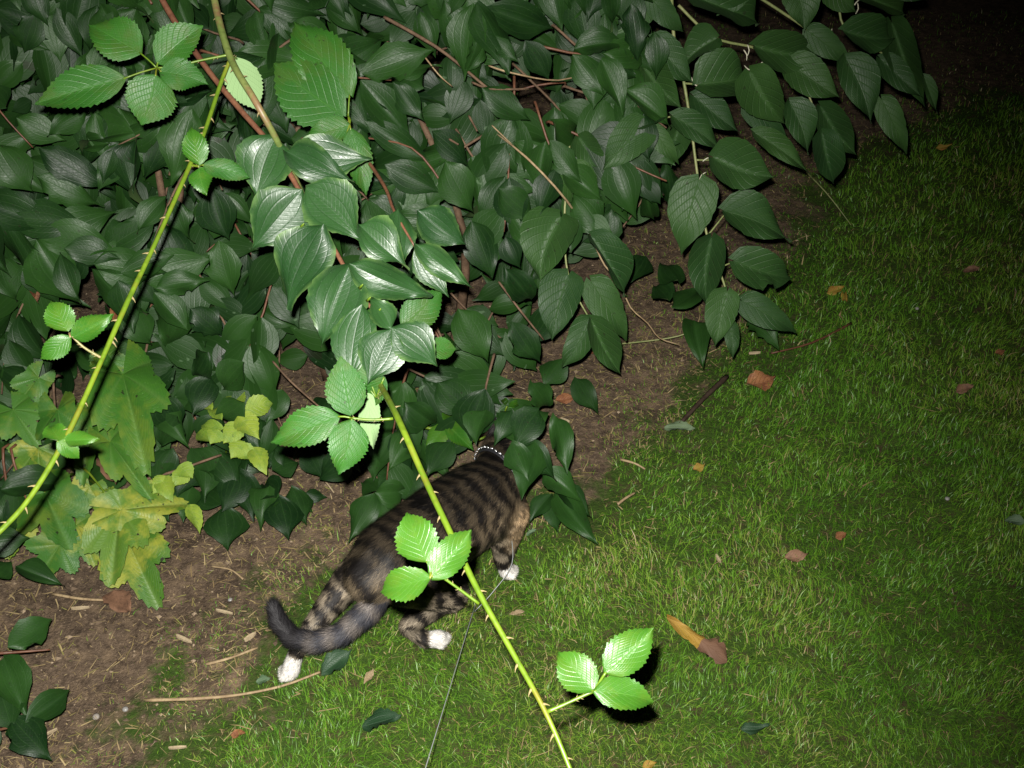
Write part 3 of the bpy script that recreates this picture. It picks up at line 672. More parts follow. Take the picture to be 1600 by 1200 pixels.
compound(CB, [(100, 690), (94, 690)], [(94, 689, 76, 658, 36), (102, 688, 152, 684, 26), (90, 690, 126, 716, 30)], V_bram2, -.005)
compound(CA, [(614, 654), (580, 656), (549, 653)], [(528, 651, 417, 690, 60), (549, 647, 533, 556, 62), (549, 657, 530, 743, 62)], V_bram, -.01)
compound(CA, [(600, 612), (588, 622)], [(575, 606, 584, 702, 34, 1), (580, 600, 566, 560, 34), (600, 590, 570, 640, 36)], V_bram[2:], .03)
compound(CA, [(582, 575), (610, 552), (628, 540)], [(630, 512, 692, 452, 56), (672, 548, 714, 544, 36), (602, 486, 568, 450, 40)], V_bram, .06)
compound(CA, [(748, 943), (710, 915), (674, 890)], [(666, 877, 634, 796, 68), (675, 903, 737, 826, 54), (672, 904, 582, 920, 52)], V_bram2, -.01, 'three bright leaflets in front of the cat')
compound(CA, [(856, 1112), (890, 1097), (929, 1079)], [(927, 1079, 872, 1014, 62), (947, 1050, 1022, 980, 62), (930, 1080, 1029, 1093, 56)], V_bram2, .0, 'three glossy leaflets over the lawn', r=.0017)

# ------------------------------------------------------------------ the matt leaved vine hanging on the right
vine = empty('broad_leaved_vine', P(1050, -60, 2.35), 'hanging vine of broad matt heart shaped leaves at the top right', 'vine')
KN = [(1078, -8, 1206, 24, 78), (1010, 2, 994, 50, 50), (1016, -4, 1072, 52, 40), (1240, -24, 1258, 48, 62), (1180, 72, 1284, 84, 66), (1092, 132, 1182, 108, 90), (1018, 62, 1086, 130, 58),
 (975, 50, 979, 122, 46), (986, 102, 932, 170, 54), (1003, 100, 1068, 170, 52), (985, 196, 1050, 148, 58), (1010, 196, 942, 265, 64), (1018, 200, 1065, 254, 34), (1052, 182, 1132, 236, 44),
 (1115, 246, 1214, 275, 76), (1172, 112, 1226, 196, 72), (1234, 98, 1316, 152, 64), (1262, 48, 1336, 95, 44), (1322, 92, 1364, 192, 64), (1318, 48, 1402, 58, 60), (1394, 36, 1444, 164, 54), (1376, 92, 1444, 152, 42),
 (1378, 156, 1426, 240, 42), (1234, 160, 1266, 242, 54), (1282, 166, 1341, 244, 50), (1284, 208, 1309, 292, 52), (1444, 120, 1467, 178, 22), (1092, 282, 1068, 392, 80), (1132, 330, 1242, 374, 76),
 (1112, 372, 1104, 478, 60), (1148, 408, 1252, 436, 68, 5), (1136, 456, 1117, 542, 54), (1160, 470, 1254, 514, 50), (1140, 504, 1144, 560, 26), (876, 340, 843, 438, 92), (924, 370, 993, 458, 52), (888, 430, 861, 530, 72),
 (924, 440, 993, 532, 58), (922, 500, 876, 574, 48), (924, 500, 974, 588, 46), (1330, -14, 1432, 18, 44), (1084, 150, 1158, 206, 52), (1166, 165, 1242, 218, 42), (1180, 208, 1270, 272, 36), (1060, 200, 1050, 262, 44),
 (1120, 60, 1060, 100, 50), (1290, -30, 1340, 20, 50), (940, -10, 900, 40, 50), (1160, -40, 1120, 20, 60), (905, 215, 950, 262, 44), (885, 265, 935, 310, 70), (1390, -40, 1450, 0, 50)]
def kd(x, y): return 2.02 + .10 * min(max((x - 1050) / 350, -.5), 1) + .08 * min(max(y, 0), 560) / 560
for k, q in enumerate(KN):
    a, b, c, d, wpx = q[:5]; wpx *= .9; dd = kd(a, b) - .022 * (k % 4) + (.10 if 41 <= k <= 44 else 0)
    put_leaf('leaf', V_knot[q[5] if len(q) > 5 else k % 5], P(a, b, dd), P(c, d, dd + rl.uniform(-.01, .03)), wpx, vine, up=.30, jit=.26)
VS = [([(1048, -50), (1053, 60), (1068, 125), (1080, 200), (1090, 275), (1104, 365), (1135, 455), (1140, 500)], .0034), ([(1060, 8), (1115, 58), (1180, 75), (1235, 100), (1262, 145), (1284, 208)], .003),
      ([(1130, -40), (1262, 46), (1312, 92), (1372, 168)], .003), ([(890, 190), (888, 265), (882, 340), (888, 430), (922, 500)], .0026), ([(1010, 5), (1000, 75), (985, 110), (1000, 190)], .0022), ([(1310, -30), (1320, 45), (1392, 90)], .0026),
      ([(1088, 250), (1118, 250)], .002), ([(1084, 200), (1050, 182), (1015, 198)], .002), ([(1106, 368), (1132, 335)], .0018), ([(1120, 420), (1148, 408)], .0018), ([(1068, 130), (1095, 132)], .0022)]
for pts, r in VS: tube_obj('stem', [P(x, y, kd(x, y) + .015) for x, y in pts], [r * (1 - .5 * i / len(pts)) for i in range(len(pts))], M_vine, vine, 7, 5, .03)
for (x, y) in ((1112, 55), (1120, 52), (1162, 78), (1168, 70), (1263, 35), (1258, 25), (1178, 110), (1185, 105), (1090, 135), (1335, 8), (1340, 5), (1372, 175), (1093, 282), (1098, 252), (1300, 45), (1385, 82), (1375, 80)):
    a = rl.uniform(0, 6.28); tube_obj('flower_stalk', [P(x, y, kd(x, y) - .01), P(x + 9 * math.cos(a), y + 9 * math.sin(a), kd(x, y) - .012), P(x + 17 * math.cos(a + .3), y + 17 * math.sin(a + .3), kd(x, y) - .01)], [.0014, .0012, .0008], M_bud, vine, 5, 2)
# dry trailing stem in front of the vine
ds = [(768, 205), (822, 260), (880, 322), (925, 375), (945, 415), (968, 440), (985, 480), (1012, 505), (1030, 528), (1060, 538)]
tag(tube_obj('dry_stem', [S(x, y, .02 if y < 220 else .14) if y < 330 else P(x, y, 2.13 + (y - 330) * .0007) for x, y in ds], [.0012, .002, .0021, .002, .0019, .0018, .0016, .0014, .0012, .001], M_dry, None, 6, 3, .06),
    'long pale dry stem trailing down past the broad leaves to the soil', 'stem')
tag(tube_obj('creeping_stem', [G(880, 545, .06), G(992, 535, .05), G(1060, 525, .06), G(1110, 505, .1)], [.0022, .002, .002, .0015], M_vine, None, 6, 4), 'thin green stem creeping level over soil below the vine', 'stem')
tag(tube_obj('grass_stalk', [G(1240, 250, .12), G(1290, 300, .08), G(1330, 352, .02)], [.0022, .002, .001], M_vine, None, 5, 4), 'single thin green stalk leaning over dark ground right of the vine', 'stalk')

# ------------------------------------------------------------------ yellowing lobed plant, small yellow seedling, ground bramble
yp = empty('lobed_leaf_plant', G(120, 740, 0), 'low plant of big yellowing lobed leaves over the soil at the left', 'plant')
YL = [(188, 798, 170, 906, 100, .16), (190, 797, 302, 782, 84, .17), (198, 842, 240, 940, 110, .1), (192, 585, 224, 716, 118, .34), (172, 690, 232, 770, 64, .26), (70, 770, 104, 852, 110, .16), (95, 850, 60, 900, 90, .1), (20, 640, 60, 690, 80, .3),
      (90, 640, 100, 712, 76, .3), (150, 645, 120, 745, 80, .24), (30, 800, 10, 870, 70, .12), (165, 560, 190, 600, 60, .32), (60, 590, 20, 640, 56, .3), (140, 760, 120, 800, 70, .14), (250, 735, 262, 790, 44, .16), (60, 700, 20, 745, 70, .22), (120, 820, 150, 880, 64, .11)]
for k, (a, b, c, d, wpx, z) in enumerate(YL):
    p0 = G(a, b, z); p1 = G(c, d, z - .03); put_leaf('leaf', V_yelg[k % 3] if z >= .24 or k in (5, 6) else V_yel[k % 4], p0, p1, wpx * 1.12, yp, up=.5, jit=.25)
    tube_obj('stem', [p0, p0.lerp(G(120, 740, 0), .4) + Vector((0, 0, .02)), G(120, 740, 0)], [.0018, .002, .0025], M_cane, yp, 5, 3)
tube_obj('stem', [G(118, 728, .2), G(140, 740, .2), G(186, 800, .165)], [.0025, .002, .0018], M_cane, yp, 6, 3)
sy = empty('yellow_leaf_seedling', G(350, 730, 0), 'small seedling with rounded yellow green leaves beside dark shrub leaves', 'seedling')
SY = [(370, 641, 369, 599, 28), (384, 640, 428, 628, 32), (372, 650, 402, 680, 34), (374, 662, 350, 690, 30), (345, 655, 328, 632, 18), (340, 672, 330, 692, 26), (330, 690, 305, 672, 22), (395, 700, 415, 735, 28), (380, 690, 362, 714, 30), (372, 700, 398, 716, 26),
      (348, 670, 310, 662, 20), (290, 735, 272, 758, 26), (280, 728, 300, 745, 26), (250, 745, 268, 778, 28), (262, 745, 240, 770, 28), (296, 790, 312, 828, 22), (330, 640, 312, 622, 18)]
for k, (a, b, c, d, wpx) in enumerate(SY):
    z = .30 - (b - 600) * .0008; wpx *= 1.1; put_leaf('leaf', V_yel2[k % 3], G(a, b, z), G(c, d, z - .005), wpx, sy, up=.4, jit=.2)
tube_obj('stem', [G(350, 735, 0), G(356, 690, .12), G(372, 650, .25)], [.002, .0016, .001], M_cane, sy, 5, 4)
tube_obj('stem', [G(350, 735, 0), G(300, 740, .1), G(262, 745, .18)], [.002, .0016, .001], M_vine, sy, 5, 4)
gb = empty('bramble_shoot', G(610, 640, .05), 'small low bramble shoot with bright leaves just above the cat head', 'bramble')
tube_obj('cane', [G(600, 622, .12), G(640, 655, .16), G(665, 668, .18), G(700, 672, .17), G(740, 688, .14), G(775, 670, .17), G(792, 635, .24)], [.0035, .0034, .003, .0028, .0026, .0022, .0014], M_cane, gb, 7, 5)
for (a, b, c, d, wpx) in ((696, 664, 667, 702, 32), (700, 664, 739, 702, 30), (698, 660, 706, 643, 22), (728, 660, 738, 676, 20), (722, 658, 730, 644, 18), (795, 636, 812, 628, 12), (790, 634, 786, 622, 12), (640, 640, 655, 655, 14)):
    put_leaf('leaf', V_bram2[(a + b) % 5], G(a, b, .21), G(c, d, .2), wpx, gb, up=.4, jit=.15)

# ------------------------------------------------------------------ things lying on the ground
def fallen(name, vs, a, b, c, d, wpx, label, cat='leaf', z=.022, k=0, flip=False, tilt=.3):
    if .02 < z < .05: z -= .012
    p0 = G(a, b, z); p1 = G(c, d, z + .004); dd = (p0 - CAM).dot(FW)
    y = (p1 - p0)
    f = (Vector((0, 0, 1)) + to_cam(p0) * .5 + Vector((rl.gauss(0, tilt), rl.gauss(0, tilt), 0))).normalized()
    o = link(name, vs[k % len(vs)], None, leaf_M(p0, p1, wpx * dd / FX * 1.1, f, flip)); return tag(o, label, cat)
tw = empty('fallen_leaf', G(1040, 965, .03), 'long fallen leaf half yellow half brown on the lawn right of the bramble leaflets', 'leaf')
def halfleaf():
    g = leaf_geo('drop', 16, 4, R_(4), -.10, -.06, .10, .01, .10, tear=.35); cut = 9
    p0 = G(1042, 965, .035); p1 = G(1136, 1034, .03); M = leaf_M(p0, p1, 40 * 1.75 / FX, (Vector((0, 0, 1)) + to_cam(p0) * .6).normalized())
    W = 9; v, f, u = g; v = [M @ Vector(q) for q in v]
    sc_ = [(x) for x in v]
    fa = [q for i, q in enumerate(f) if i // 8 < cut]; fb_ = [q for i, q in enumerate(f) if i // 8 >= cut]
    for nm, ff, m, lb in (('blade', fa, M_dy, 'yellow half'), ('blade', fb_, M_db, 'brown half')):
        idx = sorted({i for q in ff for i in q}); mp = {i: k for k, i in enumerate(idx)}
        o = link(nm, mesh(nm, [v[i] for i in idx], [tuple(mp[i] for i in q) for q in ff], m, uvs=[u[i] for i in idx]), tw); o['label'] = lb
halfleaf()
fallen('fallen_leaf', D_o, 1168, 600, 1212, 592, 34, 'curled orange brown fallen leaf at the edge of the lawn beside the dark stick', k=0)
fallen('fallen_leaf', D_y, 1083, 734, 1102, 726, 13, 'tiny orange fallen leaf on the lawn above the centre right', k=1)
fallen('fallen_leaf', D_y, 1292, 458, 1318, 450, 16, 'small yellow fallen leaf on dark grass right of the vine tip', k=2)
fallen('fallen_leaf', D_y, 1318, 458, 1324, 476, 9, 'narrow orange fallen leaf next to the small yellow one on dark grass', k=1)
fallen('fallen_leaf', D_b, 178, 922, 205, 962, 38, 'tan crumpled fallen leaf on the soil beside a pale twig', k=1, z=.012)
fallen('fallen_leaf', D_t, 568, 1070, 584, 1046, 10, 'slim tan fallen leaf standing in the lawn below the cat', z=.025)
fallen('fallen_leaf', D_g, 566, 1136, 628, 1122, 46, 'blue green fallen leaf flat on the lawn near the bottom centre', z=.032, k=1)
fallen('fallen_leaf', D_g, 502, 1054, 550, 1018, 34, 'dark green fallen leaf in the grass beside the cat hind paw', z=.03, k=2)
fallen('fallen_leaf', D_p, 1038, 668, 1086, 672, 24, 'grey green fallen leaf at the foot of the dark stick', z=.03, k=0)
fallen('fallen_leaf', D_g, 1158, 1140, 1202, 1136, 24, 'dark wilted fallen leaf on the lawn at the bottom right', z=.03, k=0)
fallen('fallen_leaf', D_p, 1570, 812, 1604, 818, 20, 'pale fallen leaf on the lawn at the right edge', z=.03, k=1)
fallen('fallen_leaf', D_o, 1306, 840, 1322, 834, 14, 'small pinkish brown fallen leaf in the middle of the right lawn', z=.03, k=1)
fallen('fallen_leaf', D_b, 1226, 872, 1262, 866, 18, 'flat brown fallen leaf half sunk in the lawn left of the small pinkish one', z=.022, k=2)
fallen('fallen_leaf', D_o, 362, 1150, 384, 1146, 14, 'small red fallen leaf in grass at the bottom left of the lawn', z=.02, k=2)
fallen('fallen_leaf', D_p, 822, 836, 838, 828, 9, 'tiny pale green fallen leaf on the lawn right of the cat chest', z=.03, k=2)
fallen('fallen_leaf', D_o, 1555, 552, 1570, 548, 9, 'tiny orange fallen leaf on dark lawn at the far right', z=.03, k=0)
fallen('fallen_leaf', D_b, 1494, 612, 1520, 606, 16, 'dull brown fallen leaf on dark lawn at the upper right', z=.02, k=0)
fallen('fallen_leaf', D_b, 1506, 424, 1530, 418, 12, 'faint brown fallen leaf farthest up the dark right lawn', z=.02, k=1)
fallen('fallen_leaf', D_y, 1462, 232, 1486, 228, 9, 'dim ochre fallen leaf in the darkness at the top right', z=.02, k=0)
fallen('fallen_leaf', D_y, 1004, 1198, 1026, 1192, 14, 'cream yellow fallen leaf cut by the bottom edge of the photo', z=.03, k=2)
fallen('fallen_leaf', D_p, 400, 1066, 424, 1060, 16, 'small grey green fallen leaf just left of the cat rear white paw', z=.02, k=0)
fallen('fallen_leaf', D_o, 915, 545, 938, 540, 26, 'orange brown fallen leaf on soil under the vine leaves', z=.02, k=1)
fallen('fallen_leaf', D_b, 172, 712, 182, 760, 30, 'grey brown dead leaf caught between the yellowing lobed leaves', z=.14, k=1)
fallen('fallen_leaf', D_o, 58, 440, 64, 480, 22, 'orange dead leaf caught among dark shrub leaves at the left', z=.42, k=2)
fallen('fallen_leaf', D_o, 184, 478, 198, 512, 24, 'orange dead leaf caught beside the side cane of the bramble', z=.36, k=0)
fallen('fallen_leaf', D_o, 204, 538, 222, 562, 22, 'rusty dead leaf lying behind the bramble side cane, below the orange one', z=.26, k=1)
fallen('fallen_leaf', D_t, 795, 960, 820, 956, 7, 'thin tan fallen leaf on the lawn beside the bramble cane', z=.03, k=1)
fallen('fallen_leaf', D_o, 868, 626, 902, 620, 14, 'slim orange fallen leaf on soil right of the shrub, above the cat', z=.015, k=0)
def twig(name, pts, r, m, label, cat='twig', z=.012):
    n = len(pts); o = tube_obj(name, [G(x, y, z + .004 * math.sin(i * 1.7)) for i, (x, y) in enumerate(pts)], [r * (1 - .45 * i / n) for i in range(n)], m, None, 6, 4, .1); return tag(o, label, cat)
twig('twig', [(228, 1094), (300, 1092), (370, 1086), (440, 1072), (500, 1050)], .0032, M_dry, 'long pale bent twig on the ground under the cat rear paw', z=.018)
twig('twig', [(322, 1038), (360, 1028), (402, 1012)], .003, M_dry, 'thin curved twig on soil left of the cat tail')
twig('twig', [(82, 928), (130, 936), (182, 938)], .0032, M_dry, 'short pale twig touching the tan crumpled leaf', z=.015)
twig('stick', [(1136, 588), (1100, 622), (1062, 662)], .006, M_dark, 'dark stick slanting across the soil edge right of centre', 'stick', z=.025)
twig('twig', [(1330, 505), (1270, 535), (1205, 552)], .003, M_red, 'thin reddish twig on dark soil below the vine tip', z=.02)
twig('twig', [(970, 718), (992, 724), (1008, 733)], .0028, M_dry, 'small pale twig on the bare patch in the centre right')
twig('twig', [(965, 788), (978, 778), (992, 770)], .003, M_dry, 'short straw coloured twig in grass right of the hanging dark leaves', z=.025)
twig('twig', [(490, 730), (507, 750), (522, 770)], .0022, M_chip, 'thin cream twig on soil between the bramble leaf and the low dark leaves')
twig('twig', [(992, 308), (1030, 305), (1064, 299)], .0024, M_dry, 'thin pale twig in the shade behind the vine stem', z=.2)
twig('twig', [(380, 905), (360, 890), (330, 885)], .002, M_dry, 'fine straw twig on soil above the cat tail')
def chip(a, b, c, d, wpx, label, m=M_chip):
    p0 = G(a, b, .012); p1 = G(c, d, .014); dd = (p0 - CAM).dot(FW); y = (p1 - p0).normalized(); x = y.cross(Vector((0, 0, 1))).normalized() * (wpx * .62 * dd / FX / 2); L = p1 - p0; h = Vector((0, 0, .004))
    prof = [(0, .5), (.12, .85), (.5, 1), (.8, .75), (1, .25)]; vs = []
    for t, k in prof: vs += [p0 + L * t - x * k, p0 + L * t + x * k, p0 + L * t + x * k * .7 + h, p0 + L * t - x * k * .8 + h * 1.2]
    fs = [(3, 2, 1, 0), (16, 17, 18, 19)]
    for i in range(4):
        for j in range(4): fs.append((i * 4 + j, i * 4 + (j + 1) % 4, i * 4 + 4 + (j + 1) % 4, i * 4 + 4 + j))
    c0 = p0; tag(link('wood_chip', mesh('wood_chip', [v - c0 for v in vs], fs, m, smooth=False), None, Matrix.Translation(c0)), label, 'wood chip', 'pale wood chips on the soil')
chip(112, 952, 140, 950, 7, 'oval pale wood chip on bare soil left of the tan leaf')
chip(338, 954, 364, 960, 6, 'narrow pale wood chip on soil above and left of the tail tip')
chip(276, 994, 300, 1005, 10, 'pointed cream wood chip on soil left of the tail tip')
chip(264, 1170, 292, 1168, 6, 'straight pale wood chip in sparse grass at the bottom left')
chip(74, 1148, 90, 1140, 5, 'small pale wood chip beside the lowest corner leaf')
chip(382, 1002, 400, 990, 12, 'broad tan wood chip next to the cat tail tip')
chip(182, 1126, 188, 1134, 5, 'tiny pale wood chip on bare soil near the bottom left leaves')
chip(876, 655, 890, 660, 6, 'small pale wood chip on the bare patch right of the cat head')
chip(1118, 868, 1126, 880, 8, 'short cream wood chip in the lawn right of centre')
chip(1170, 553, 1188, 552, 6, 'pale wood chip on dark soil below the vine tip')
def pebble(px, py, r, m, label):
    bm = bmesh.new(); bmesh.ops.create_icosphere(bm, subdivisions=2, radius=r)
    for v in bm.verts: v.co *= 1 + .18 * noise.noise(v.co * 120 + Vector((px, py, 0))); v.co.z *= .7
    me = bpy.data.meshes.new('pebble'); bm.to_mesh(me); bm.free(); me.polygons.foreach_set('use_smooth', [True] * len(me.polygons)); me.materials.append(m)
    tag(link('pebble', me, None, Matrix.Translation(G(px, py, .02 if px > 700 else r * .5))), label, 'pebble', 'pebbles')
s = NT('pale_stone'); s.base(s.mix(s.noise(60, 3), (.16, .155, .14), (.3, .29, .27))); s.b.inputs['Roughness'].default_value = .35; M_st = s.m
s = NT('grey_stone'); s.base(s.mix(s.noise(200, 4), (.16, .14, .12), (.32, .29, .25))); s.b.inputs['Roughness'].default_value = .8; M_st2 = s.m
pebble(1480, 779, .005, M_st, 'shiny white pebble in the right lawn')
pebble(1433, 482, .005, M_st, 'grey white pebble on the dark upper lawn')
pebble(196, 1108, .005, M_st, 'cream pebble on the bare soil at the bottom left')
pebble(150, 1120, .006, M_st2, 'rough grey pebble on the bare soil beside the cream one')
pebble(360, 937, .0045, M_st, 'pale bluish pebble on soil below the yellow lobed leaf tip')

# ------------------------------------------------------------------ the cat
PC = dict(
 rump=(G(588, 893, .20), .052), hipc=(G(612, 872, .205), .066), loin=(G(655, 842, .205), .068), mid=(G(700, 815, .20), .074), chest=(G(745, 788, .195), .075), wither=(G(768, 768, .20), .060),
 neck=(G(778, 745, .205), .046), neck2=(G(786, 722, .20), .042), head=(G(792, 704, .19), .046))
segs = []   # (p0, r0, p1, r1, region)
def seg(a, b, reg): segs.append((Vector(a[0]), a[1], Vector(b[0]), b[1], reg))
order = ['rump', 'hipc', 'loin', 'mid', 'chest', 'wither', 'neck', 'neck2', 'head']
for a, b in zip(order[:-1], order[1:]): seg(PC[a], PC[b], 'body')
spine = [PC[k][0] for k in order]
axis = (PC['wither'][0] - PC['rump'][0]); axis.z = 0; axis.normalize(); side = Vector((axis.y, -axis.x, 0))   # side = cat's right (towards lower right of picture)
# belly
seg((PC['hipc'][0] + Vector((0, 0, -.035)), .045), (PC['mid'][0] + Vector((0, 0, -.03)), .058), 'body'); seg((PC['mid'][0] + Vector((0, 0, -.03)), .058), (PC['wither'][0] + Vector((0, 0, -.045)) + axis * .01, .05), 'body')
hd = PC['head'][0]; fwd = (axis + Vector((0, 0, -.45))).normalized()
seg((hd, .042), (hd + fwd * .045, .024), 'body'); 
# hind right leg
seg((PC['hipc'][0] + side * .03 + Vector((0, 0, -.02)), .050), (G(700, 925, .105), .036), 'hind'); seg((G(690, 925, .105), .036), (G(638, 978, .050), .0165), 'hind')
seg((G(638, 980, .048), .0165), (G(664, 1000, .020), .014), 'hindlow'); seg((G(662, 1000, .018), .014), (G(684, 998, .017), .0165), 'paw')
# hind left leg, stretched back
seg((PC['hipc'][0] - side * .03 + Vector((0, 0, -.02)), .046), (G(546, 906, .13), .030), 'hind'); seg((G(546, 906, .13), .030), (G(487, 980, .085), .017), 'hind')
seg((G(487, 980, .085), .0165), (G(462, 1022, .035), .0135), 'hindlow'); seg((G(461, 1024, .032), .014), (G(454, 1048, .014), .0165), 'paw')
# front legs
seg((PC['wither'][0] + side * .03 + Vector((0, 0, -.03)), .046), (G(788, 850, .085), .025), 'front'); seg((G(788, 850, .085), .025), (G(786, 878, .035), .0155), 'front'); seg((G(786, 880, .03), .0145), (G(792, 892, .014), .0155), 'paw')
seg((PC['wither'][0] - side * .02 + Vector((0, 0, -.05)), .04), (PC['wither'][0] - side * .025 + axis * .05 + Vector((0, 0, -.12)), .020), 'front')
fl0 = PC['wither'][0] - side * .025 + axis * .05 + Vector((0, 0, -.12)); fl1 = Vector((fl0.x + .01, fl0.y + .05, .015)); seg((fl0, .02), (fl1, .014), 'front'); seg((fl1, .0155), (fl1 + axis * .03, .015), 'paw')
for P_, D_ in ((G(684, 998, .012), side * .85 + axis * .3), (G(454, 1050, .010), side * -.2 - axis * .3), (G(792, 893, .010), axis * .5 + side * .7)):
    D_ = Vector(D_).normalized(); W_ = D_.cross(Vector((0, 0, 1)))
    for q_ in (-1.5, -.5, .5, 1.5):
        c_ = P_ + D_ * (.013 - abs(q_) * .002) + W_ * q_ * .0085; seg((c_ - D_ * .006, .006), (c_ + D_ * .004, .0055), 'paw')
# tail
TL = [(604, 893, .19, .031), (594, 925, .175, .0245), (573, 956, .155, .021), (534, 990, .13, .018), (493, 1004, .115, .0165), (458, 997, .11, .0158), (437, 974, .12, .0148), (428, 950, .135, .011)]
tp = [(G(a, b, z), r) for a, b, z, r in TL]
for i in range(len(tp) - 1): seg(tp[i], tp[i + 1], 'tail%d' % i)
# ears
for sg in (-1, 1):
    e0 = hd + side * sg * .026 + Vector((0, 0, .026)); seg((e0, .015), (e0 + Vector((0, 0, .034)) + side * sg * .010, .004), 'body')
def build_cat():
    bm = bmesh.new()
    for p0, r0, p1, r1, _ in segs:
        L = (p1 - p0).length; n = max(2, int(L / (min(r0, r1) * .35)) + 1)
        for i in range(n + 1):
            t = i / n; m = bmesh.ops.create_icosphere(bm, subdivisions=2, radius=r0 + (r1 - r0) * t, matrix=Matrix.Translation(p0.lerp(p1, t)))
    me = bpy.data.meshes.new('tmp'); bm.to_mesh(me); bm.free()
    o = bpy.data.objects.new('tmp', me); C.objects.link(o)
    r = o.modifiers.new('r', 'REMESH'); r.mode = 'VOXEL'; r.voxel_size = .0031; r.use_smooth_shade = True
    sm = o.modifiers.new('s', 'SMOOTH'); sm.factor = .6; sm.iterations = 7
    dg = bpy.context.evaluated_depsgraph_get(); ev = o.evaluated_get(dg); body = bpy.data.meshes.new_from_object(ev)
    C.objects.unlink(o); bpy.data.objects.remove(o)
    n = len(body.vertices); V = np.empty(n * 3); body.vertices.foreach_get('co', V); V = V.reshape(-1, 3)
    Nn = np.empty(n * 3); body.vertices.foreach_get('normal', Nn); Nn = Nn.reshape(-1, 3)
    return body, V, Nn
ax = np.array(axis); sdn = np.array(side); zup = np.array([0, 0, 1.0])
def coat(V):
    n = len(V); best = np.full(n, 1e9); reg = np.zeros(n, int); tt = np.zeros(n)
    for k, (p0, r0, p1, r1, nm) in enumerate(segs):
        a = np.array(p0); b = np.array(p1); ab = b - a; t = np.clip(((V - a) @ ab) / (ab @ ab), 0, 1)
        d = np.linalg.norm(V - (a + t[:, None] * ab), axis=1) - (r0 + (r1 - r0) * t); u = d < best
        best = np.where(u, d, best); reg = np.where(u, k, reg); tt = np.where(u, t, tt)
    names = [s_[4] for s_ in segs]; col = np.zeros((n, 3))
    base = np.array([.105, .080, .050]); light = np.array([.18, .15, .11]); dark = np.array([.010, .008, .007]); grey = np.array([.075, .075, .09]); white = np.array([.52, .50, .46])
    o = V - np.array(PC['rump'][0]); s_ = o @ ax; h = o[:, 2]; sd_ = o @ sdn
    nz = vnoise(V[:, 0] * 3 + V[:, 2] * 7, V[:, 1] * 3 + V[:, 2] * 2, 9, 41) ; nf = vnoise(V[:, 0] * 4, V[:, 1] * 4 + V[:, 2] * 5, 70, 42)
    latd = np.abs(sd_ - .0 * s_)
    st_ = .5 + .5 * np.sin((s_ * 210) + nz * 6.0 + h * 22 + nf * 2.2)
    st_ = np.clip((st_ - .40) * 3.2, 0, 1)
    for k, nm in enumerate(names):
        q = reg == k
        if not q.any(): continue
        if nm in ('body', 'front', 'hind', 'hindlow'):
            f = st_[q]; c = dark + (base - dark) * f[:, None]
            low = np.clip((.01 - h[q]) * 9, 0, 1); c = c + (light - c) * (low * f)[:, None] * .9
            dors = np.clip((h[q] - .015) * 26, 0, 1); c = c * (1 - dors[:, None] * .72)
            col[q] = c
        if nm == 'hind' or nm == 'hindlow' or nm == 'front':
            bands = .5 + .5 * np.sin(V[q][:, 2] * 190 + nz[q] * 3); col[q] *= (.65 + .5 * bands)[:, None]
        if nm == 'paw': col[q] = white
        if nm.startswith('tail'):
            i = int(nm[4:]) + tt[q]; ring = np.clip((.5 + .5 * np.sin(i * 8.2) - .35) * 3, 0, 1)
            c = grey * .25 + (np.array([.15, .125, .10]) - grey * .25) * ring[:, None]
            top = np.clip((Vt := V[q][:, 2] - .125) * 40, 0, 1); c = c + (grey * .55 - c) * .45
            tipd = np.clip((i - 3.6) * .9, 0, 1); c = c * (1 - tipd[:, None]) + np.array([.012, .011, .012]) * tipd[:, None]; col[q] = c
    # ochre and white bib at the front of the chest
    bw = np.clip((s_ - .225) * 30, 0, 1) * np.clip((sd_ - .045) * 45, 0, 1) * np.clip((.02 - h) * 30, 0, 1) * np.clip((h + .12) * 40, 0, 1); bw = (bw * np.clip(nf * 1.6, 0, 1))[:, None]; col = col * (1 - bw) + np.array([.26, .18, .10]) * bw
    # hind right: pale above the paw
    col *= (.78 + .44 * nf)[:, None]
    return np.clip(np.concatenate([col, np.ones((n, 1))], 1), 0, 1), reg
body, V, Nn = build_cat()
s = NT('cat_coat'); at = s.n('ShaderNodeAttribute', attribute_name='coat').outputs['Color']
s.base(at); s.b.inputs['Roughness'].default_value = .75; s.b.inputs['Specular IOR Level'].default_value = .25; M_coat = s.m
s = NT('cat_fur'); at = s.n('ShaderNodeAttribute', attribute_name='coat').outputs['Color']
s.base(at); s.b.inputs['Roughness'].default_value = .55; s.b.inputs['Specular IOR Level'].default_value = .22; M_fur = s.m
colr, reg = coat(V); at = body.attributes.new('coat', 'FLOAT_COLOR', 'POINT'); at.data.foreach_set('color', colr.ravel())
body.materials.clear(); body.materials.append(M_coat); body.name = 'body'
cat = empty('cat', (PC['mid'][0].x, PC['mid'][0].y, 0), 'dark tabby cat with white paws walking away under the leaves', 'cat')
link('body', body, cat)
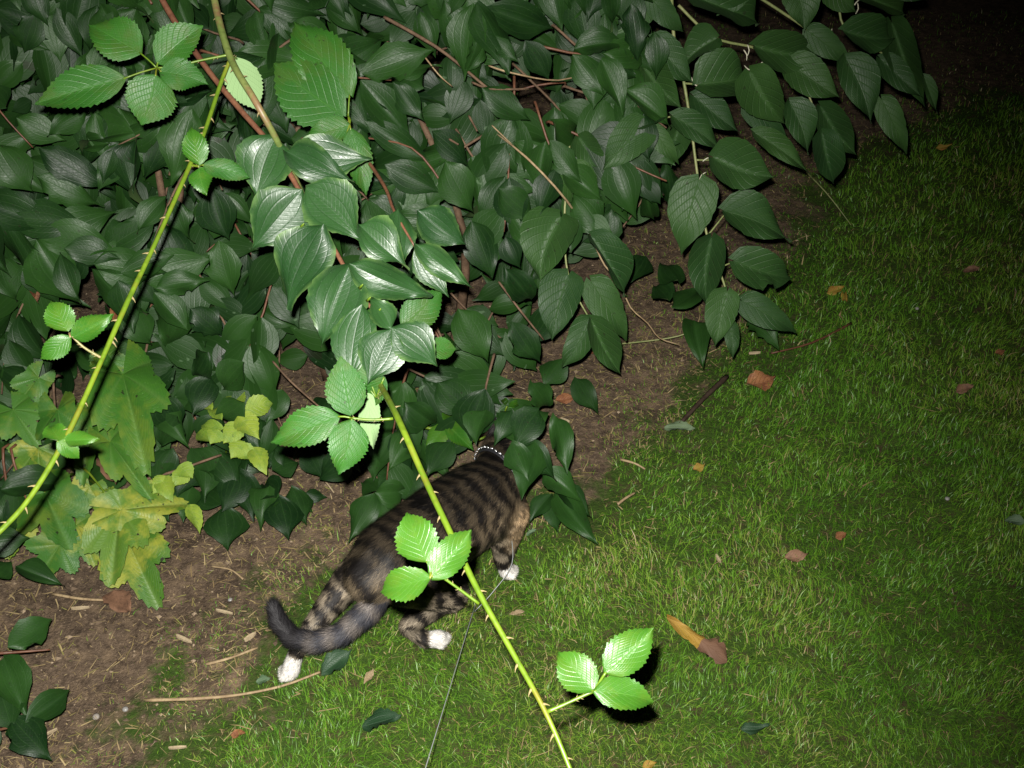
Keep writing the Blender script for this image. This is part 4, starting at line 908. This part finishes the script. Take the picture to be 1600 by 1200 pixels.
def fur():
    body.calc_loop_triangles(); T = np.empty(len(body.loop_triangles) * 3, int); body.loop_triangles.foreach_get('vertices', T); T = T.reshape(-1, 3)
    A, B, Cc = V[T[:, 0]], V[T[:, 1]], V[T[:, 2]]; ar = np.linalg.norm(np.cross(B - A, Cc - A), axis=1); n = 130000
    ti = np.random.choice(len(T), n, p=ar / ar.sum()); u = np.random.random(n); v = np.random.random(n); f = u + v > 1; u = np.where(f, 1 - u, u); v = np.where(f, 1 - v, v)
    p = A[ti] + (B[ti] - A[ti]) * u[:, None] + (Cc[ti] - A[ti]) * v[:, None]; nn = Nn[T[ti, 0]]
    c, rg = coat(p); names = [x[4] for x in segs]
    flow = np.zeros((n, 3)); Ls = np.zeros(n)
    for k, (p0, r0, p1, r1, nm) in enumerate(segs):
        q = rg == k
        if nm == 'body': d = -ax + np.array([0, 0, -.55]); L = .017
        elif nm.startswith('tail'): d = np.array((p1 - p0).normalized()); L = .017
        elif nm == 'paw': d = np.array((p1 - p0).normalized()); L = .005
        else: d = np.array((p1 - p0).normalized()); L = .009
        flow[q] = d; Ls[q] = L
    flow += np.random.normal(0, .32, (n, 3)); flow -= nn * np.sum(flow * nn, 1)[:, None]; flow /= np.linalg.norm(flow, axis=1)[:, None] + 1e-9
    d = flow + nn * np.random.uniform(.15, .5, n)[:, None]; L = Ls * np.random.uniform(.6, 1.25, n); sd_ = np.cross(d, nn); sd_ /= np.linalg.norm(sd_, axis=1)[:, None] + 1e-9
    w_ = .00034; tip = p + d * L[:, None] - nn * (L * .12)[:, None]
    VV = np.stack([p - sd_ * w_, p + sd_ * w_, tip], 1).reshape(-1, 3)
    me = bpy.data.meshes.new('fur'); me.vertices.add(3 * n); me.vertices.foreach_set('co', VV.ravel()); me.loops.add(3 * n); me.loops.foreach_set('vertex_index', np.arange(3 * n)); me.polygons.add(n); me.polygons.foreach_set('loop_start', np.arange(0, 3 * n, 3))
    cc = c.copy(); cc[:, :3] *= (np.random.uniform(.35, 1.5, (n, 1)) + 1.1 * (np.random.random((n, 1)) < .12)); c3 = np.repeat(np.clip(cc, 0, 1), 3, 0); at = me.attributes.new('coat', 'FLOAT_COLOR', 'POINT'); at.data.foreach_set('color', c3.ravel())
    me.materials.append(M_fur); me.update(calc_edges=True); tag(link('fur', me, cat), kind='stuff')
fur()
s = NT('cat_eye'); s.base((.35, .4, .05)); s.b.inputs['Roughness'].default_value = .05; M_eye = s.m
s = NT('cat_nose'); s.base((.25, .09, .08)); s.b.inputs['Roughness'].default_value = .5; M_nose = s.m
bm = bmesh.new(); bmesh.ops.create_uvsphere(bm, u_segments=12, v_segments=8, radius=.007); me_e = bpy.data.meshes.new('eye'); bm.to_mesh(me_e); bm.free(); me_e.materials.append(M_eye)
for sg in (-1, 1): link('eye', me_e, cat, Matrix.Translation(hd + fwd * .034 + side * sg * .018 + Vector((0, 0, .018))))
bm = bmesh.new(); bmesh.ops.create_uvsphere(bm, u_segments=10, v_segments=6, radius=.005); me_n = bpy.data.meshes.new('nose'); bm.to_mesh(me_n); bm.free(); me_n.materials.append(M_nose)
link('nose', me_n, cat, Matrix.Translation(hd + fwd * .068))
# collar and leash
s = NT('black_collar'); s.base((.012, .012, .014)); s.b.inputs['Roughness'].default_value = .5; M_blk = s.m
s = NT('bright_metal'); s.base((.85, .85, .87)); s.b.inputs['Metallic'].default_value = .9; s.b.inputs['Roughness'].default_value = .28; M_met = s.m
cc = PC['neck'][0]; ca = (PC['neck2'][0] - PC['wither'][0]).normalized(); e1 = side.copy(); e2 = ca.cross(e1).normalized()
if e2.z < 0: e2 = -e2
collar = empty('collar', cc, 'black collar with bright metal studs round the cat neck', 'collar')
ring = lambda an, r: cc + (e1 * math.sin(an) + e2 * math.cos(an)) * r
vs = []; fs = []; n = 40
for i in range(n):
    an = 2 * math.pi * i / n
    for r, o_ in ((.0545, -.004), (.0565, -.004), (.0565, .004), (.0545, .004)): vs.append(ring(an, r) + ca * o_ - cc)
for i in range(n):
    for j in range(4): a = i * 4 + j; b = i * 4 + (j + 1) % 4; c_ = ((i + 1) % n) * 4 + (j + 1) % 4; d_ = ((i + 1) % n) * 4 + j; fs.append((a, b, c_, d_))
link('band', mesh('band', vs, fs, M_blk), collar, Matrix.Translation(cc))
lk, lf, _ = tube([Vector((-.0032, 0, 0)), Vector((-.0018, 0, .0012)), Vector((.0018, 0, .0012)), Vector((.0032, 0, 0))], [.0007, .0016, .0016, .0007], 8, 3); me_l = mesh('stud', lk, lf, M_met)
for i in range(26):
    an = -2.2 + i * 4.4 / 25; p = ring(an, .0585); t = (ring(an + .02, .0585) - p).normalized(); z = (p - cc).normalized(); y = z.cross(t)
    t2 = (t + ca * (.35 if i % 2 else -.35)).normalized(); y = z.cross(t2)
    M = Matrix(((t2.x, y.x, z.x, p.x), (t2.y, y.y, z.y, p.y), (t2.z, y.z, z.z, p.z), (0, 0, 0, 1))); link('stud', me_l, collar, M)
s = NT('leash_cord'); s.base((.32, .34, .33)); s.b.inputs['Roughness'].default_value = .6; M_lead = s.m
q0 = ring(1.25, .060)
tag(tube_obj('leash', [q0, q0 - axis * .04 + side * .016 + Vector((0, 0, -.05)), G(800, 880, .08), G(770, 925, .05), G(742, 955, .03), G(738, 960, .04), G(598, 1420, .45)], .0007, M_lead, None, 6, 6),
    'thin pale leash cord running from the cat down across the lawn', 'leash')
# small harness tag of metal on the side of the collar
tube_obj('buckle', [ring(1.15, .060), ring(1.3, .062), ring(1.45, .060)], [.003, .004, .003], M_met, collar, 6, 2)
print('grass', NG, 'leaves', len(front), len(rest))
